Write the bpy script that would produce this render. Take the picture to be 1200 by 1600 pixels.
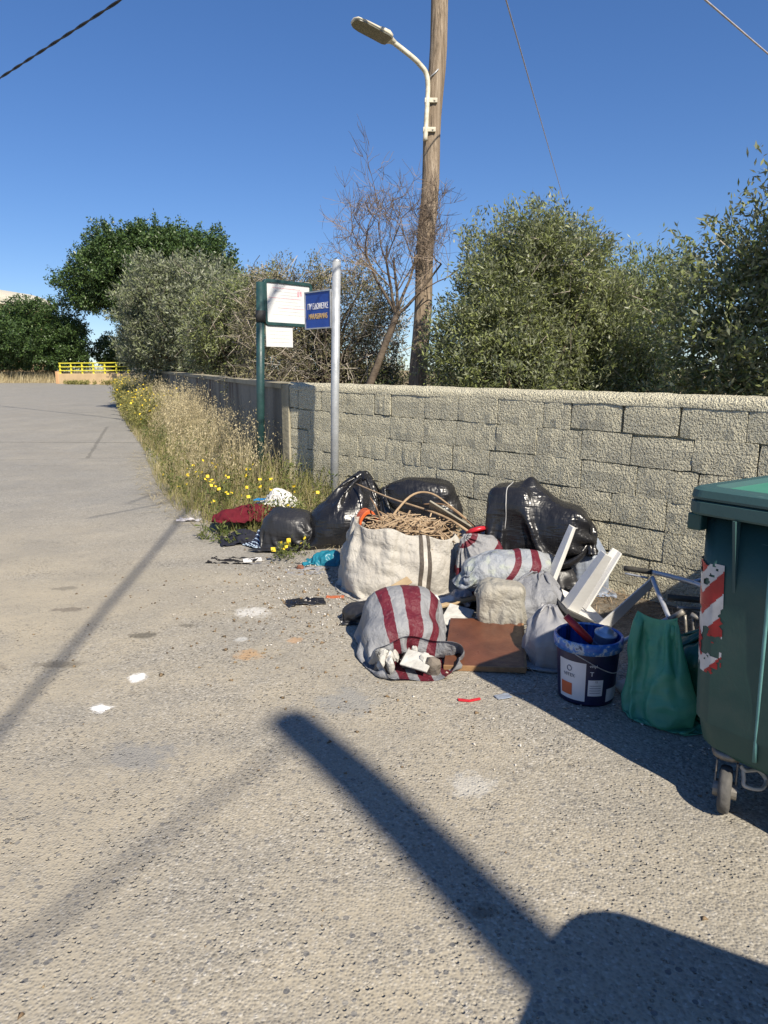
import bpy, bmesh, math, random
import numpy as np
from mathutils import Vector, Matrix, Euler
R = math.radians
S = bpy.context.scene
for o in list(bpy.data.objects): bpy.data.objects.remove(o)
COL = S.collection

# ------------------------------------------------------------ camera
cam_d = bpy.data.cameras.new('camera'); cam = bpy.data.objects.new('camera', cam_d); COL.objects.link(cam)
cam.location = (0, 0, 1.5); cam.rotation_euler = (R(90 - 10.813), 0, 0)
cam_d.sensor_fit = 'VERTICAL'; cam_d.sensor_height = 24; cam_d.lens = 24 * 1110 / 1600
cam_d.clip_start = .05; cam_d.clip_end = 4000
S.camera = cam
# ------------------------------------------------------------ sky, sun, exposure
SUN_EL = 42.0
SUN_H = Vector((.475, -.880)).normalized()            # horizontal direction towards the sun
SUN_AZ = math.atan2(SUN_H.x, SUN_H.y)
W = bpy.data.worlds.new('World'); S.world = W; W.use_nodes = True
nt = W.node_tree; nt.nodes.clear()
sky = nt.nodes.new('ShaderNodeTexSky'); sky.sky_type = 'NISHITA'; sky.sun_disc = False
sky.sun_elevation = R(SUN_EL); sky.sun_rotation = SUN_AZ
sky.altitude = 60; sky.air_density = .8; sky.dust_density = 0.1; sky.ozone_density = 4.5
bg = nt.nodes.new('ShaderNodeBackground'); bg.inputs['Strength'].default_value = .120
out = nt.nodes.new('ShaderNodeOutputWorld')
hs = nt.nodes.new('ShaderNodeHueSaturation'); hs.inputs['Saturation'].default_value = 1.30; hs.inputs['Hue'].default_value = .511
gm = nt.nodes.new('ShaderNodeGamma'); gm.inputs[1].default_value = .78
nt.links.new(sky.outputs[0], gm.inputs[0]); nt.links.new(gm.outputs[0], hs.inputs['Color']); nt.links.new(hs.outputs[0], bg.inputs[0]); nt.links.new(bg.outputs[0], out.inputs[0])
sl = bpy.data.lights.new('sun', 'SUN'); sl.energy = 5.0; sl.angle = R(.55); sl.color = (1, .915, .77)
so = bpy.data.objects.new('sun', sl); COL.objects.link(so); so.location = (20, -30, 40)
sv = Vector((SUN_H.x * math.cos(R(SUN_EL)), SUN_H.y * math.cos(R(SUN_EL)), math.sin(R(SUN_EL))))
so.rotation_euler = sv.to_track_quat('Z', 'Y').to_euler()
S.view_settings.view_transform = 'Standard'; S.view_settings.look = 'None'
S.view_settings.exposure = .66; S.view_settings.gamma = 1
S.render.engine = 'CYCLES'

# ------------------------------------------------------------ helpers
def tag(o, label=None, cat=None, group=None, kind=None):
    if label: o['label'] = label
    if cat: o['category'] = cat
    if group: o['group'] = group
    if kind: o['kind'] = kind
    return o
def empty(name, loc=(0, 0, 0), rz=0, label=None, cat=None, group=None, rot=None):
    o = bpy.data.objects.new(name, None); COL.objects.link(o); o.location = loc
    o.rotation_euler = rot if rot else (0, 0, rz); o.empty_display_size = .1
    return tag(o, label, cat, group)
def link(name, me, m=None, parent=None, loc=None, rot=None):
    o = bpy.data.objects.new(name, me); COL.objects.link(o)
    if m is not None and len(me.materials) == 0: me.materials.append(m)
    if parent: o.parent = parent
    if loc is not None: o.location = loc
    if rot is not None: o.rotation_euler = rot
    return o
def npmesh(name, V, F, smooth=False, uv=None):
    """V (n,3), F (m,k) arrays -> mesh"""
    V = np.asarray(V, dtype=np.float32).reshape(-1, 3); F = np.asarray(F, dtype=np.int32)
    me = bpy.data.meshes.new(name); m, k = F.shape
    me.vertices.add(len(V)); me.vertices.foreach_set('co', V.ravel())
    me.loops.add(m * k); me.loops.foreach_set('vertex_index', F.ravel())
    me.polygons.add(m); me.polygons.foreach_set('loop_start', np.arange(0, m * k, k, dtype=np.int32))
    if smooth: me.polygons.foreach_set('use_smooth', np.ones(m, dtype=bool))
    if uv is not None:
        l = me.uv_layers.new(name='UVMap'); l.data.foreach_set('uv', np.asarray(uv, dtype=np.float32)[F.ravel()].ravel())
    me.update(calc_edges=True); me.validate()
    return me
class MB:
    def __init__(s): s.v = []; s.f = []
    def add(s, V, F):
        b = len(s.v); s.v += [tuple(p) for p in V]; s.f += [tuple(b + i for i in q) for q in F]; return s
    def box(s, c, d, M=None, bev=0):
        x, y, z = [q / 2 for q in d]
        V = [Vector((a * x, b * y, e * z)) for e in (-1, 1) for b in (-1, 1) for a in (-1, 1)]
        if M is not None: V = [M @ p for p in V]
        V = [p + Vector(c) for p in V]
        return s.add(V, [(0, 2, 3, 1), (4, 5, 7, 6), (0, 1, 5, 4), (2, 6, 7, 3), (0, 4, 6, 2), (1, 3, 7, 5)])
    def tube(s, path, r, n=8, cap=True):
        path = [Vector(p) for p in path]
        if not isinstance(r, (list, tuple, np.ndarray)): r = [r] * len(path)
        V = []; F = []; up = None
        for i, p in enumerate(path):
            t = (path[min(i + 1, len(path) - 1)] - path[max(i - 1, 0)])
            t = t.normalized() if t.length > 1e-9 else Vector((0, 0, 1))
            if up is None: up = t.orthogonal().normalized()
            else:
                up = up - t * up.dot(t)
                up = up.normalized() if up.length > 1e-6 else t.orthogonal().normalized()
            w = t.cross(up)
            for k in range(n):
                a = 2 * math.pi * k / n
                V.append(p + (up * math.cos(a) + w * math.sin(a)) * r[i])
        for i in range(len(path) - 1):
            for k in range(n):
                F.append((i * n + k, i * n + (k + 1) % n, (i + 1) * n + (k + 1) % n, (i + 1) * n + k))
        if cap: F.append(tuple(range(n - 1, -1, -1))); F.append(tuple((len(path) - 1) * n + k for k in range(n)))
        return s.add(V, F)
    def lathe(s, prof, n=24, c=(0, 0, 0), cap=(False, False)):
        V = [(c[0] + r * math.cos(2 * math.pi * k / n), c[1] + r * math.sin(2 * math.pi * k / n), c[2] + z) for r, z in prof for k in range(n)]
        F = [(i * n + k, i * n + (k + 1) % n, (i + 1) * n + (k + 1) % n, (i + 1) * n + k) for i in range(len(prof) - 1) for k in range(n)]
        if cap[0]: F.append(tuple(range(n - 1, -1, -1)))
        if cap[1]: F.append(tuple((len(prof) - 1) * n + k for k in range(n)))
        return s.add(V, F)
    def prism(s, poly, y0, y1):
        """poly in xz, extruded along y"""
        n = len(poly)
        V = [(p[0], y0, p[1]) for p in poly] + [(p[0], y1, p[1]) for p in poly]
        F = [tuple(range(n)), tuple(range(2 * n - 1, n - 1, -1))] + [(i, n + i, n + (i + 1) % n, (i + 1) % n) for i in range(n)]
        return s.add(V, F)
    def mesh(s, name, smooth=False):
        me = bpy.data.meshes.new(name); me.from_pydata([tuple(p) for p in s.v], [], s.f)
        if smooth:
            for p in me.polygons: p.use_smooth = True
        bm = bmesh.new(); bm.from_mesh(me); bmesh.ops.recalc_face_normals(bm, faces=bm.faces); bm.to_mesh(me); bm.free()
        me.update(); return me
    def build(s, name, m, parent=None, smooth=False, loc=None, rot=None, bevel=0):
        o = link(name, s.mesh(name, smooth), m, parent, loc, rot)
        if bevel:
            b = o.modifiers.new('bevel', 'BEVEL'); b.width = bevel; b.segments = 2; b.limit_method = 'ANGLE'; b.angle_limit = R(40)
        return o
_rng = np.random.default_rng(7); _T = _rng.random((32, 32, 32))
def vn(p):
    """value noise in 0..1 on an (n,3) array"""
    p = np.asarray(p, dtype=float); i = np.floor(p).astype(int); f = p - i; f = f * f * (3 - 2 * f); i &= 31; j = (i + 1) & 31
    x0, y0, z0 = i[..., 0], i[..., 1], i[..., 2]; x1, y1, z1 = j[..., 0], j[..., 1], j[..., 2]
    fx, fy, fz = f[..., 0], f[..., 1], f[..., 2]
    def L(a, b, t): return a + (b - a) * t
    return L(L(L(_T[x0, y0, z0], _T[x1, y0, z0], fx), L(_T[x0, y1, z0], _T[x1, y1, z0], fx), fy),
             L(L(_T[x0, y0, z1], _T[x1, y0, z1], fx), L(_T[x0, y1, z1], _T[x1, y1, z1], fx), fy), fz)
def sstep(a, b, x):
    t = np.clip((np.asarray(x, dtype=float) - a) / (b - a), 0, 1); return t * t * (3 - 2 * t)

# ------------------------------------------------------------ materials
class NT:
    def __init__(s, name):
        s.m = bpy.data.materials.new(name); s.m.use_nodes = True; s.t = s.m.node_tree; s.t.nodes.clear()
        s.o = s.n('ShaderNodeOutputMaterial'); s.p = s.n('ShaderNodeBsdfPrincipled'); s.l(s.p.outputs[0], s.o.inputs[0])
    def n(s, t, **k):
        x = s.t.nodes.new(t)
        for a, b in k.items(): setattr(x, a, b)
        return x
    def l(s, a, b): s.t.links.new(a, b)
    def co(s, which='Object', scale=None):
        c = s.n('ShaderNodeTexCoord').outputs[which]
        if scale is not None:
            mp = s.n('ShaderNodeMapping'); s.l(c, mp.inputs[0]); mp.inputs['Scale'].default_value = scale; return mp.outputs[0]
        return c
    def noise(s, co, scale, detail=3, rough=.55):
        x = s.n('ShaderNodeTexNoise'); s.l(co, x.inputs['Vector']); x.inputs['Scale'].default_value = scale
        x.inputs['Detail'].default_value = detail; x.inputs['Roughness'].default_value = rough; return x.outputs[0]
    def voro(s, co, scale, feature='F1', out='Distance', rnd=1):
        x = s.n('ShaderNodeTexVoronoi', feature=feature); s.l(co, x.inputs['Vector']); x.inputs['Scale'].default_value = scale
        x.inputs['Randomness'].default_value = rnd; return x.outputs[out]
    def ramp(s, f, stops, interp='LINEAR'):
        x = s.n('ShaderNodeValToRGB'); x.color_ramp.interpolation = interp; e = x.color_ramp.elements
        while len(e) < len(stops): e.new(.5)
        for q, (p, c) in zip(e, stops):
            q.position = p; q.color = (*c, 1) if hasattr(c, '__len__') else (c, c, c, 1)
        s.l(f, x.inputs[0]); return x.outputs[0]
    def mix(s, f, a, b, mode='MIX'):
        x = s.n('ShaderNodeMix', data_type='RGBA', blend_type=mode)
        for k, v in ((0, f), (6, a), (7, b)):
            if hasattr(v, 'is_linked') or hasattr(v, 'links'): s.l(v, x.inputs[k])
            elif hasattr(v, '__len__'): x.inputs[k].default_value = (*v, 1)
            else: x.inputs[k].default_value = v if k == 0 else (v, v, v, 1)
        return x.outputs[2]
    def math(s, op, a, b=None, c=None, clamp=False):
        x = s.n('ShaderNodeMath', operation=op, use_clamp=clamp)
        for k, v in enumerate((a, b, c)):
            if v is None: continue
            if hasattr(v, 'links'): s.l(v, x.inputs[k])
            else: x.inputs[k].default_value = v
        return x.outputs[0]
    def bump(s, h, dist=.01, strength=1, prev=None):
        b = s.n('ShaderNodeBump'); s.l(h, b.inputs['Height']); b.inputs['Distance'].default_value = dist; b.inputs['Strength'].default_value = strength
        if prev is not None: s.l(prev, b.inputs['Normal'])
        return b.outputs[0]
    def done(s, col=None, rough=.6, normal=None, metal=0, spec=.5):
        p = s.p
        for k, v in (('Base Color', col), ('Roughness', rough), ('Metallic', metal), ('Specular IOR Level', spec)):
            if v is None: continue
            if hasattr(v, 'links'): s.l(v, p.inputs[k])
            else: p.inputs[k].default_value = (*v, 1) if hasattr(v, '__len__') else v
        if normal is not None: s.l(normal, p.inputs['Normal'])
        return s.m
def plain(name, c1, c2=None, scale=6, rough=.6, bump=.0, bscale=40, metal=0, spec=.5, detail=4):
    t = NT(name); co = t.co()
    c2 = c2 or tuple(q * .7 for q in c1)
    col = t.mix(t.ramp(t.noise(co, scale, detail), [(.35, 0), (.65, 1)]), c1, c2)
    nm = t.bump(t.noise(co, bscale, 3), bump) if bump else None
    rg = t.ramp(t.noise(co, scale * 2.3, 3), [(.3, max(rough - .1, .02)), (.7, min(rough + .12, 1))])
    return t.done(col, rg, nm, metal, spec)
def plastic_bag(name, c1, rough=.27, wr=.006, alpha_trans=0, c2=None, scale=3):
    """thin film: fine creases run through it"""
    t = NT(name); co = t.co()
    a = t.noise(t.co(scale=(1, 1, 3.5)), 6, 2, .5); b = t.noise(t.co(scale=(4, 4, 1)), 5, 2, .5)
    ridg = t.math('ABSOLUTE', t.math('SUBTRACT', a, .5)); ridg2 = t.math('ABSOLUTE', t.math('SUBTRACT', b, .5))
    nm = t.bump(t.math('ADD', ridg, ridg2), wr * 2.6, .8)
    col = t.mix(t.ramp(t.noise(co, scale, 4), [(.35, 0), (.65, 1)]), c1, c2 or tuple(q * .8 for q in c1))
    m = t.done(col, t.ramp(t.noise(co, 12, 4), [(.3, rough - .07), (.75, rough + .2)]), nm)
    if alpha_trans:
        tr = t.n('ShaderNodeBsdfTranslucent'); t.l(col, tr.inputs[0]); t.l(nm, tr.inputs['Normal'])
        mx = t.n('ShaderNodeMixShader'); mx.inputs[0].default_value = alpha_trans
        t.l(t.p.outputs[0], mx.inputs[1]); t.l(tr.outputs[0], mx.inputs[2]); t.l(mx.outputs[0], t.o.inputs[0])
    return m
def leafmat(name, cols, back, rough=.5, transl=.25):
    t = NT(name); g = t.n('ShaderNodeNewGeometry')
    top = t.ramp(g.outputs['Random Per Island'], [(i / (len(cols) - 1), c) for i, c in enumerate(cols)])
    big = t.noise(t.co(), 1.1, 3)
    top = t.mix(t.ramp(big, [(.35, 0.0), (.7, .55)]), top, tuple(min(1, q * 1.35) for q in cols[-1]))
    col = t.mix(g.outputs['Backfacing'], top, back) if back else top
    m = t.done(col, rough, spec=.35)
    tr = t.n('ShaderNodeBsdfTranslucent'); t.l(col, tr.inputs[0])
    mx = t.n('ShaderNodeMixShader'); mx.inputs[0].default_value = transl
    t.l(t.p.outputs[0], mx.inputs[1]); t.l(tr.outputs[0], mx.inputs[2]); t.l(mx.outputs[0], t.o.inputs[0])
    return m
# ============================================================ terrain
WA = np.array((1.76, 4.69)); WL = np.array((-.68, .733)); WN = np.array((-.733, -.68))      # block wall: anchor, run to the left, street normal
WC = WA + WL * 4.17                                                                     # corner of the two walls
LE = np.array((-11.86, 34.0)); LD = (LE - WC) / np.linalg.norm(LE - WC); LN = np.array((-LD[1], LD[0]))
LLEN = float(np.linalg.norm(LE - WC))
_ry = [-50, 5, 7, 9, 12.4, 18, 28, 36, 45, 60, 200, 3000]; _rz = [0, 0, .05, .12, .26, .50, .74, .90, 1.08, 1.1, .6, 0]
def rise(y): return np.interp(y, _ry, _rz)
def gz(x, y):
    x = np.asarray(x, float); y = np.asarray(y, float)
    s = (x - WA[0]) * WL[0] + (y - WA[1]) * WL[1]
    q = np.maximum((x - WA[0]) * WN[0] + (y - WA[1]) * WN[1], (x - WC[0]) * LN[0] + (y - WC[1]) * LN[1])
    amp = .26 * sstep(.8, 4.0, s) * (1 - .5 * sstep(7, 16, s)) * (1 - sstep(45, 60, y))
    ys = (rise(y - .8) + rise(y) + rise(y + .8)) / 3
    return ys + amp * (1 - sstep(.1, 1.15, q)) + .75 * sstep(46, 50, y) * (1 - sstep(150, 400, y))
def g1(x, y): return float(gz(x, y))
_ey = [-60, 4.9, 5.9, 6.6, 7.6, 8.9, 12.4, 18, 28, 36, 42, 46]; 
_ex = [None, None, -.2, -1.45, -2.15, -2.75, -4.1, -6.5, -10.3, -13.2, -16.2, -19]
_ex = [WA[0] + (y - WA[1]) * WL[0] / WL[1] if x is None else x for x, y in zip(_ex, _ey)]
def road_edge(y): return np.interp(y, _ey, _ex)

def soil():
    t = NT('dry_soil'); co = t.co()
    a = t.noise(co, .9, 5, .6); b = t.noise(co, 14, 5, .65)
    c = t.mix(t.ramp(a, [(.35, 0), (.65, 1)]), (.26, .20, .13), (.17, .145, .085)); c = t.mix(t.ramp(b, [(.4, 0), (.7, .5)]), c, (.33, .28, .19))
    return t.done(c, .95, t.bump(b, .03), spec=.1)
def asphalt():
    t = NT('worn_asphalt'); co = t.co(); sep = t.n('ShaderNodeSeparateXYZ'); t.l(co, sep.inputs[0]); X, Y = sep.outputs[0], sep.outputs[1]
    vc = t.n('ShaderNodeTexVoronoi'); t.l(co, vc.inputs['Vector']); vc.inputs['Scale'].default_value = 105
    cell = t.n('ShaderNodeSeparateColor'); t.l(vc.outputs['Color'], cell.inputs[0])
    stone = t.ramp(cell.outputs[0], [(0, (.085, .083, .08)), (.14, (.17, .163, .15)), (.5, (.275, .26, .228)), (.85, (.36, .335, .29)), (1, (.52, .50, .46))])
    # fine dust between and over the stones
    big = t.noise(co, .55, 5, .6); mid = t.noise(co, 2.6, 5, .6); fine = t.noise(co, 30, 4, .6)
    near = t.ramp(t.math('ADD', t.math('MULTIPLY', Y, .085), t.math('MULTIPLY', X, .16)), [(.0, 1), (.62, .25)])
    dust = t.math('MULTIPLY', t.ramp(t.math('ADD', big, t.math('MULTIPLY', mid, .45)), [(.48, .12), (.80, 1)]), near)
    d2 = t.math('MULTIPLY', t.math('MULTIPLY_ADD', vc.outputs['Distance'], .9, .38), dust, clamp=True)
    c = t.mix(t.math('MULTIPLY', d2, 1.1, clamp=True), stone, (.385, .335, .25))
    # far lane: greyer, traffic-polished
    grey = t.ramp(Y, [(0, 0), (1, 1)])
    g2 = t.math('MULTIPLY', t.ramp(t.math('MULTIPLY', Y, .09), [(.42, 0), (.72, 1)]), t.ramp(mid, [(.3, .55), (.7, .9)]))
    c = t.mix(g2, c, t.mix(.65, stone, (.225, .222, .212)))
    # big dark pebbles standing out of the worn surface
    vp = t.n('ShaderNodeTexVoronoi'); t.l(co, vp.inputs['Vector']); vp.inputs['Scale'].default_value = 33
    pc = t.n('ShaderNodeSeparateColor'); t.l(vp.outputs['Color'], pc.inputs[0])
    pm = t.math('MULTIPLY', t.math('LESS_THAN', t.math('MULTIPLY_ADD', fine, .25, vp.outputs['Distance']), .40), t.math('GREATER_THAN', pc.outputs[1], .66))
    pm = t.math('MULTIPLY', pm, t.ramp(t.math('MULTIPLY', Y, .1), [(.12, 1), (.45, .25)]))
    c = t.mix(pm, c, t.mix(pc.outputs[0], (.10, .10, .105), (.26, .245, .22)))
    # pits
    vq = t.n('ShaderNodeTexVoronoi'); t.l(co, vq.inputs['Vector']); vq.inputs['Scale'].default_value = 58
    qc = t.n('ShaderNodeSeparateColor'); t.l(vq.outputs['Color'], qc.inputs[0])
    pit = t.math('MULTIPLY', t.ramp(vq.outputs['Distance'], [(.12, 1), (.36, 0)]), t.math('MULTIPLY', t.math('GREATER_THAN', qc.outputs[2], .62), t.ramp(t.noise(co, 3.1, 4, .6), [(.42, 0), (.6, 1)])))
    c = t.mix(t.ramp(t.noise(co, 1.4, 4), [(.35, 0), (.7, .42)]), c, (.19, .182, .165))
    wob = t.noise(co, 9, 4, .65)
    def spot(x, y, rx, ry, col, s, c):
        dx = t.math('MULTIPLY', t.math('SUBTRACT', X, x), 1 / rx); dy = t.math('MULTIPLY', t.math('SUBTRACT', Y, y), 1 / ry)
        d = t.math('SQRT', t.math('ADD', t.math('MULTIPLY', dx, dx), t.math('MULTIPLY', dy, dy)))
        d = t.math('ADD', d, t.math('MULTIPLY', t.math('SUBTRACT', wob, .5), 1.9)); d = t.math('ADD', d, t.math('MULTIPLY', t.math('SUBTRACT', fine, .5), 1.2))
        return t.mix(t.math('MULTIPLY', t.ramp(d, [(.55, 1), (1.05, 0)]), s), c, col)
    for a in ((-.85, 4.39, .11, .13, (.62, .61, .58), .65), (-1.241, 3.385, .06, .06, (.85, .85, .84), .95), (-1.312, 3.05, .055, .05, (.85, .85, .84), .95),
              (-.83, 3.92, .05, .05, (.6, .6, .58), .5), (-.74, 3.68, .09, .09, (.42, .26, .13), .7), (-.52, 3.9, .05, .05, (.45, .27, .14), .6),
              (-.98, 2.62, .16, .15, (.22, .215, .205), .75), (-.17, 3.1, .17, .16, (.25, .245, .23), .75), (.33, 2.42, .10, .10, (.5, .49, .46), .45),
              (-1.42, 3.98, .10, .05, (.10, .09, .07), .75), (-2.05, 4.45, .13, .05, (.12, .10, .08), .6), (-1.72, 3.55, .16, .06, (.12, .105, .08), .6), (-2.1, 3.5, .2, .05, (.13, .11, .085), .45),
              (-2.3, 4.9, .12, .05, (.12, .11, .09), .5), (-1.2, 4.15, .06, .03, (.10, .09, .07), .6), (.28, 1.78, .05, .04, (.10, .085, .065), .6), (-1.7, 5.2, .5, .25, (.3, .27, .21), .35)):
        c = spot(*a, c)
    # tar-filled joints across the far lane
    def line(a, b, k, w, s, c, lo=None, hi=None):
        d = t.math('ABSOLUTE', t.math('ADD', t.math('ADD', t.math('MULTIPLY', X, a), t.math('MULTIPLY', Y, b)), t.math('MULTIPLY_ADD', wob, .12, k)))
        f = t.math('MULTIPLY', t.math('LESS_THAN', d, w), s)
        if lo is not None: f = t.math('MULTIPLY', f, t.math('MULTIPLY', t.math('GREATER_THAN', Y, lo), t.math('LESS_THAN', Y, hi)))
        return t.mix(f, c, (.10, .095, .085))
    c = line(.03, 1, -13.1, .035, .6, c); c = line(1, .31, 1.17, .03, .5, c, 11.3, 15.8); c = line(-.12, 1, -11.9, .02, .3, c)
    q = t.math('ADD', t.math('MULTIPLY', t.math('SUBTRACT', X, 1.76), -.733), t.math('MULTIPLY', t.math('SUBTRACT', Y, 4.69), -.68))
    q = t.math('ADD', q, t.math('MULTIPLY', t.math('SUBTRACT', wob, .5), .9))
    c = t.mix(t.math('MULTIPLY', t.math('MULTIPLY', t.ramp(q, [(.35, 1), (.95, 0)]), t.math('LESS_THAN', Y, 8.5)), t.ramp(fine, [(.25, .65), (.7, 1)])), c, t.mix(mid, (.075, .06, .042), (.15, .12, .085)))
    h = t.math('SUBTRACT', 1, vc.outputs['Distance'])
    dh = t.math('MULTIPLY', h, t.math('SUBTRACT', 1.1, d2))
    nm = t.bump(dh, .0055, .7); nm = t.bump(t.math('ADD', t.math('MULTIPLY', pm, .8), t.math('MULTIPLY', pit, -1.3)), .009, .9, nm); nm = t.bump(t.noise(co, 5, 4), .02, .6, nm)
    return t.done(c, t.ramp(fine, [(.3, .75), (.7, .95)]), nm, spec=.25)
M_SOIL = soil(); M_ROAD = asphalt()

def sheet(name, xs_of, ys, m, dz, nxs):
    V = []; F = []
    for y in ys: 
        for x in xs_of(y): V.append((x, y))
    V = np.array(V); Z = gz(V[:, 0], V[:, 1]) + dz
    n = nxs; k = np.arange((len(ys) - 1) * n).reshape(-1, n)[:, :-1].ravel()
    F = np.stack([k, k + 1, k + n + 1, k + n], 1)
    return link(name, npmesh(name, np.column_stack([V, Z]), F, True), m)
ysg = np.concatenate([np.linspace(-60, 0, 10)[:-1], np.arange(0, 60, .3), np.geomspace(60, 2500, 30)])
base = np.concatenate([-np.geomspace(2000, 31, 24), np.arange(-30, 12, .3), np.geomspace(12, 2000, 24)])
tag(sheet('ground', lambda y: base, ysg, M_SOIL, -.03, len(base)), kind='structure')
ysr = np.concatenate([np.linspace(-40, 0, 12)[:-1], np.arange(0, 46.01, .2)])
def road_xs(y):
    e = float(road_edge(y)) + (.16 * (float(vn([[y * .9, 3.3, 1]])[0]) - .5) + .22 * (float(vn([[y * 3.1, 7.3, 1]])[0]) - .5)) * (1 if y > 5.5 else 0)
    return np.concatenate([np.linspace(-45, e - 3, 40), e - 3 + 3 * np.linspace(0, 1, 16)[1:]])
tag(sheet('road', road_xs, ysr, M_ROAD, 0, 55), kind='structure')

# ============================================================ block wall
def roughcast():
    t = NT('cream_roughcast'); co = t.n('ShaderNodeNewGeometry').outputs['Position']
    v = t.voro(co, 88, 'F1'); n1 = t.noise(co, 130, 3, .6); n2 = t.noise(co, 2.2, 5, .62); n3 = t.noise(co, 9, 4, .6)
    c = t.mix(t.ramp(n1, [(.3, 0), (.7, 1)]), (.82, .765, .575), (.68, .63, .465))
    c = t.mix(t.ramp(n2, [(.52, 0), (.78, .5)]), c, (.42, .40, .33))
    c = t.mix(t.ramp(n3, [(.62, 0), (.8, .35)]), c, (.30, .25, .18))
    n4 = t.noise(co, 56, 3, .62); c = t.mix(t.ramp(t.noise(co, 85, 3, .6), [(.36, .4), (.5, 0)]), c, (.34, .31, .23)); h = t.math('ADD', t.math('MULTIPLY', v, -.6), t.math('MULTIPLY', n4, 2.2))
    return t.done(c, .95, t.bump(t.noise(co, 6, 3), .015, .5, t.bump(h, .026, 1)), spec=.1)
def concrete(name, c1, c2, streak=True):
    t = NT(name); co = t.n('ShaderNodeNewGeometry').outputs['Position']
    mp = t.n('ShaderNodeMapping'); t.l(co, mp.inputs[0]); mp.inputs['Scale'].default_value = (1.6, .9, .12)
    s = t.noise(mp.outputs[0], 1.6, 4, .6); f = t.noise(co, 22, 5, .6)
    c = t.mix(t.ramp(s, [(.42, 0), (.6, 1)]), c1, c2); c = t.mix(t.ramp(f, [(.4, 0), (.7, .4)]), c, tuple(q * .6 for q in c1))
    if streak:
        r = t.noise(mp.outputs[0], 2.3, 3, .5); c = t.mix(t.ramp(r, [(.60, 0), (.68, .75)]), c, (.06, .035, .032))
    return t.done(c, .93, t.bump(f, .012, .8), spec=.15)
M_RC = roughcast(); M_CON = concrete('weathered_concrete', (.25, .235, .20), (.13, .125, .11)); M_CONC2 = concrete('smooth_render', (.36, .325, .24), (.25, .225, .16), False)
M_MORT = plain('wall_mortar', (.20, .18, .14), (.12, .11, .09), 20, .95, .008, 60, spec=.1)
bw = empty('block_wall', (WA[0], WA[1], 0), math.atan2(-.733, .68), 'low cream roughcast concrete block wall behind the rubbish pile', 'wall')
def wtop(x): return 1.372 - .0125 * x
rng = random.Random(4)
VAR = []
for k in range(10):
    nx, nz = 6, 3; V = []; F = []
    for j in range(nz + 1):
        for i in range(nx + 1):
            x = i / nx - .5; z = j / nz - .5; e = i in (0, nx) or j in (0, nz); cx = (i in (0, nx)) and (j in (0, nz))
            xx = x * .995 + rng.uniform(-.008, .008) * (1 if i in (0, nx) else .5) - (math.copysign(.006, x) if cx else 0)
            zz = z * .99 + rng.uniform(-.022, .022) * (1 if j in (0, nz) else .5) - (math.copysign(.014, z) if cx else 0)
            V.append((xx, rng.uniform(-.003, .003) + (.0035 if e else 0), zz))
    for j in range(nz):
        for i in range(nx): a = j * (nx + 1) + i; F.append((a, a + 1, a + nx + 2, a + nx + 1))
    ring = [i for i in range(nx + 1)] + [(j + 1) * (nx + 1) - 1 for j in range(1, nz + 1)] + [nz * (nx + 1) + i for i in range(nx - 1, -1, -1)] + [j * (nx + 1) for j in range(nz - 1, 0, -1)]
    b = len(V)
    for r_ in ring: V.append((V[r_][0], .17, V[r_][2]))
    for q in range(len(ring)): F.append((ring[q], b + q, b + (q + 1) % len(ring), ring[(q + 1) % len(ring)]))
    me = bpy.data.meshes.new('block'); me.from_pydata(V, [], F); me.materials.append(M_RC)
    for p in me.polygons: p.use_smooth = False
    VAR.append(me)
XL, XR = -4.17, 3.3; PITCH = .2085
slope = math.atan(-.0125)
for r_ in range(7):
    x = XL + .02 - (.2 if r_ % 2 else .0) + rng.uniform(-.05, .05)
    while x < XR:
        w = .4 + rng.uniform(-.025, .03)
        if rng.random() < .1: w *= .55
        x0 = max(x, XL + .09); x1 = min(x + w, XR); x += w
        if x1 - x0 < .06: continue
        loose = .35 + .65 * float(sstep(-1.5, .3, (x0 + x1) / 2))
        gap = .001 + .004 * rng.random() * loose + (.010 + .010 * rng.random() if rng.random() < .32 * loose else 0); gv = .0005 + .003 * rng.random() + (.006 + .010 * rng.random() if rng.random() < .24 * loose else 0)
        o = link('block', VAR[rng.randrange(10)], None, bw)
        xc = (x0 + x1) / 2
        o.location = (xc, rng.uniform(-.003, .003), wtop(xc) - .05 - PITCH * (r_ + .5) + rng.uniform(-.006, .006))
        o.scale = (x1 - x0 - gap, 1, PITCH - gv); o.rotation_euler = (0, -slope + rng.uniform(-.008, .008), 0)
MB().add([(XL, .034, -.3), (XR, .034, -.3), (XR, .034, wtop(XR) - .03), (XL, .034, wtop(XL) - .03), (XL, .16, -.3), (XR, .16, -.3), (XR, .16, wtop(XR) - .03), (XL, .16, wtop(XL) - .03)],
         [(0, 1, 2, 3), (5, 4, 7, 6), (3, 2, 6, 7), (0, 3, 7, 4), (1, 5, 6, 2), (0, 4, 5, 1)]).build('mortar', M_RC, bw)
# uneven roughcast capping
n = 260; V = []; F = []
for i in range(n + 1):
    x = XL + (XR - XL) * i / n; zt = wtop(x)
    j = [float(q) * 1.5 - .25 for q in .6 * vn([[x * 5, k * 3.7, 2] for k in range(6)]) + .4 * vn([[x * 17, k * 3.7, 5] for k in range(6)])]
    V += [(x, .004 - .006 * j[0], zt - .058 - .012 * j[1]), (x, .003 - .008 * j[2], zt - .018 - .012 * j[3]), (x, .022, zt - .004 + .024 * (j[4] - .5)), (x, .1, zt + .012 + .012 * j[5]), (x, .2, zt), (x, .2, zt - .06)]
for i in range(n):
    for k in range(5): a = i * 6 + k; F.append((a, a + 6, a + 7, a + 1))
MB().add(V, F).build('capping', M_RC, bw, True)
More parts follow.
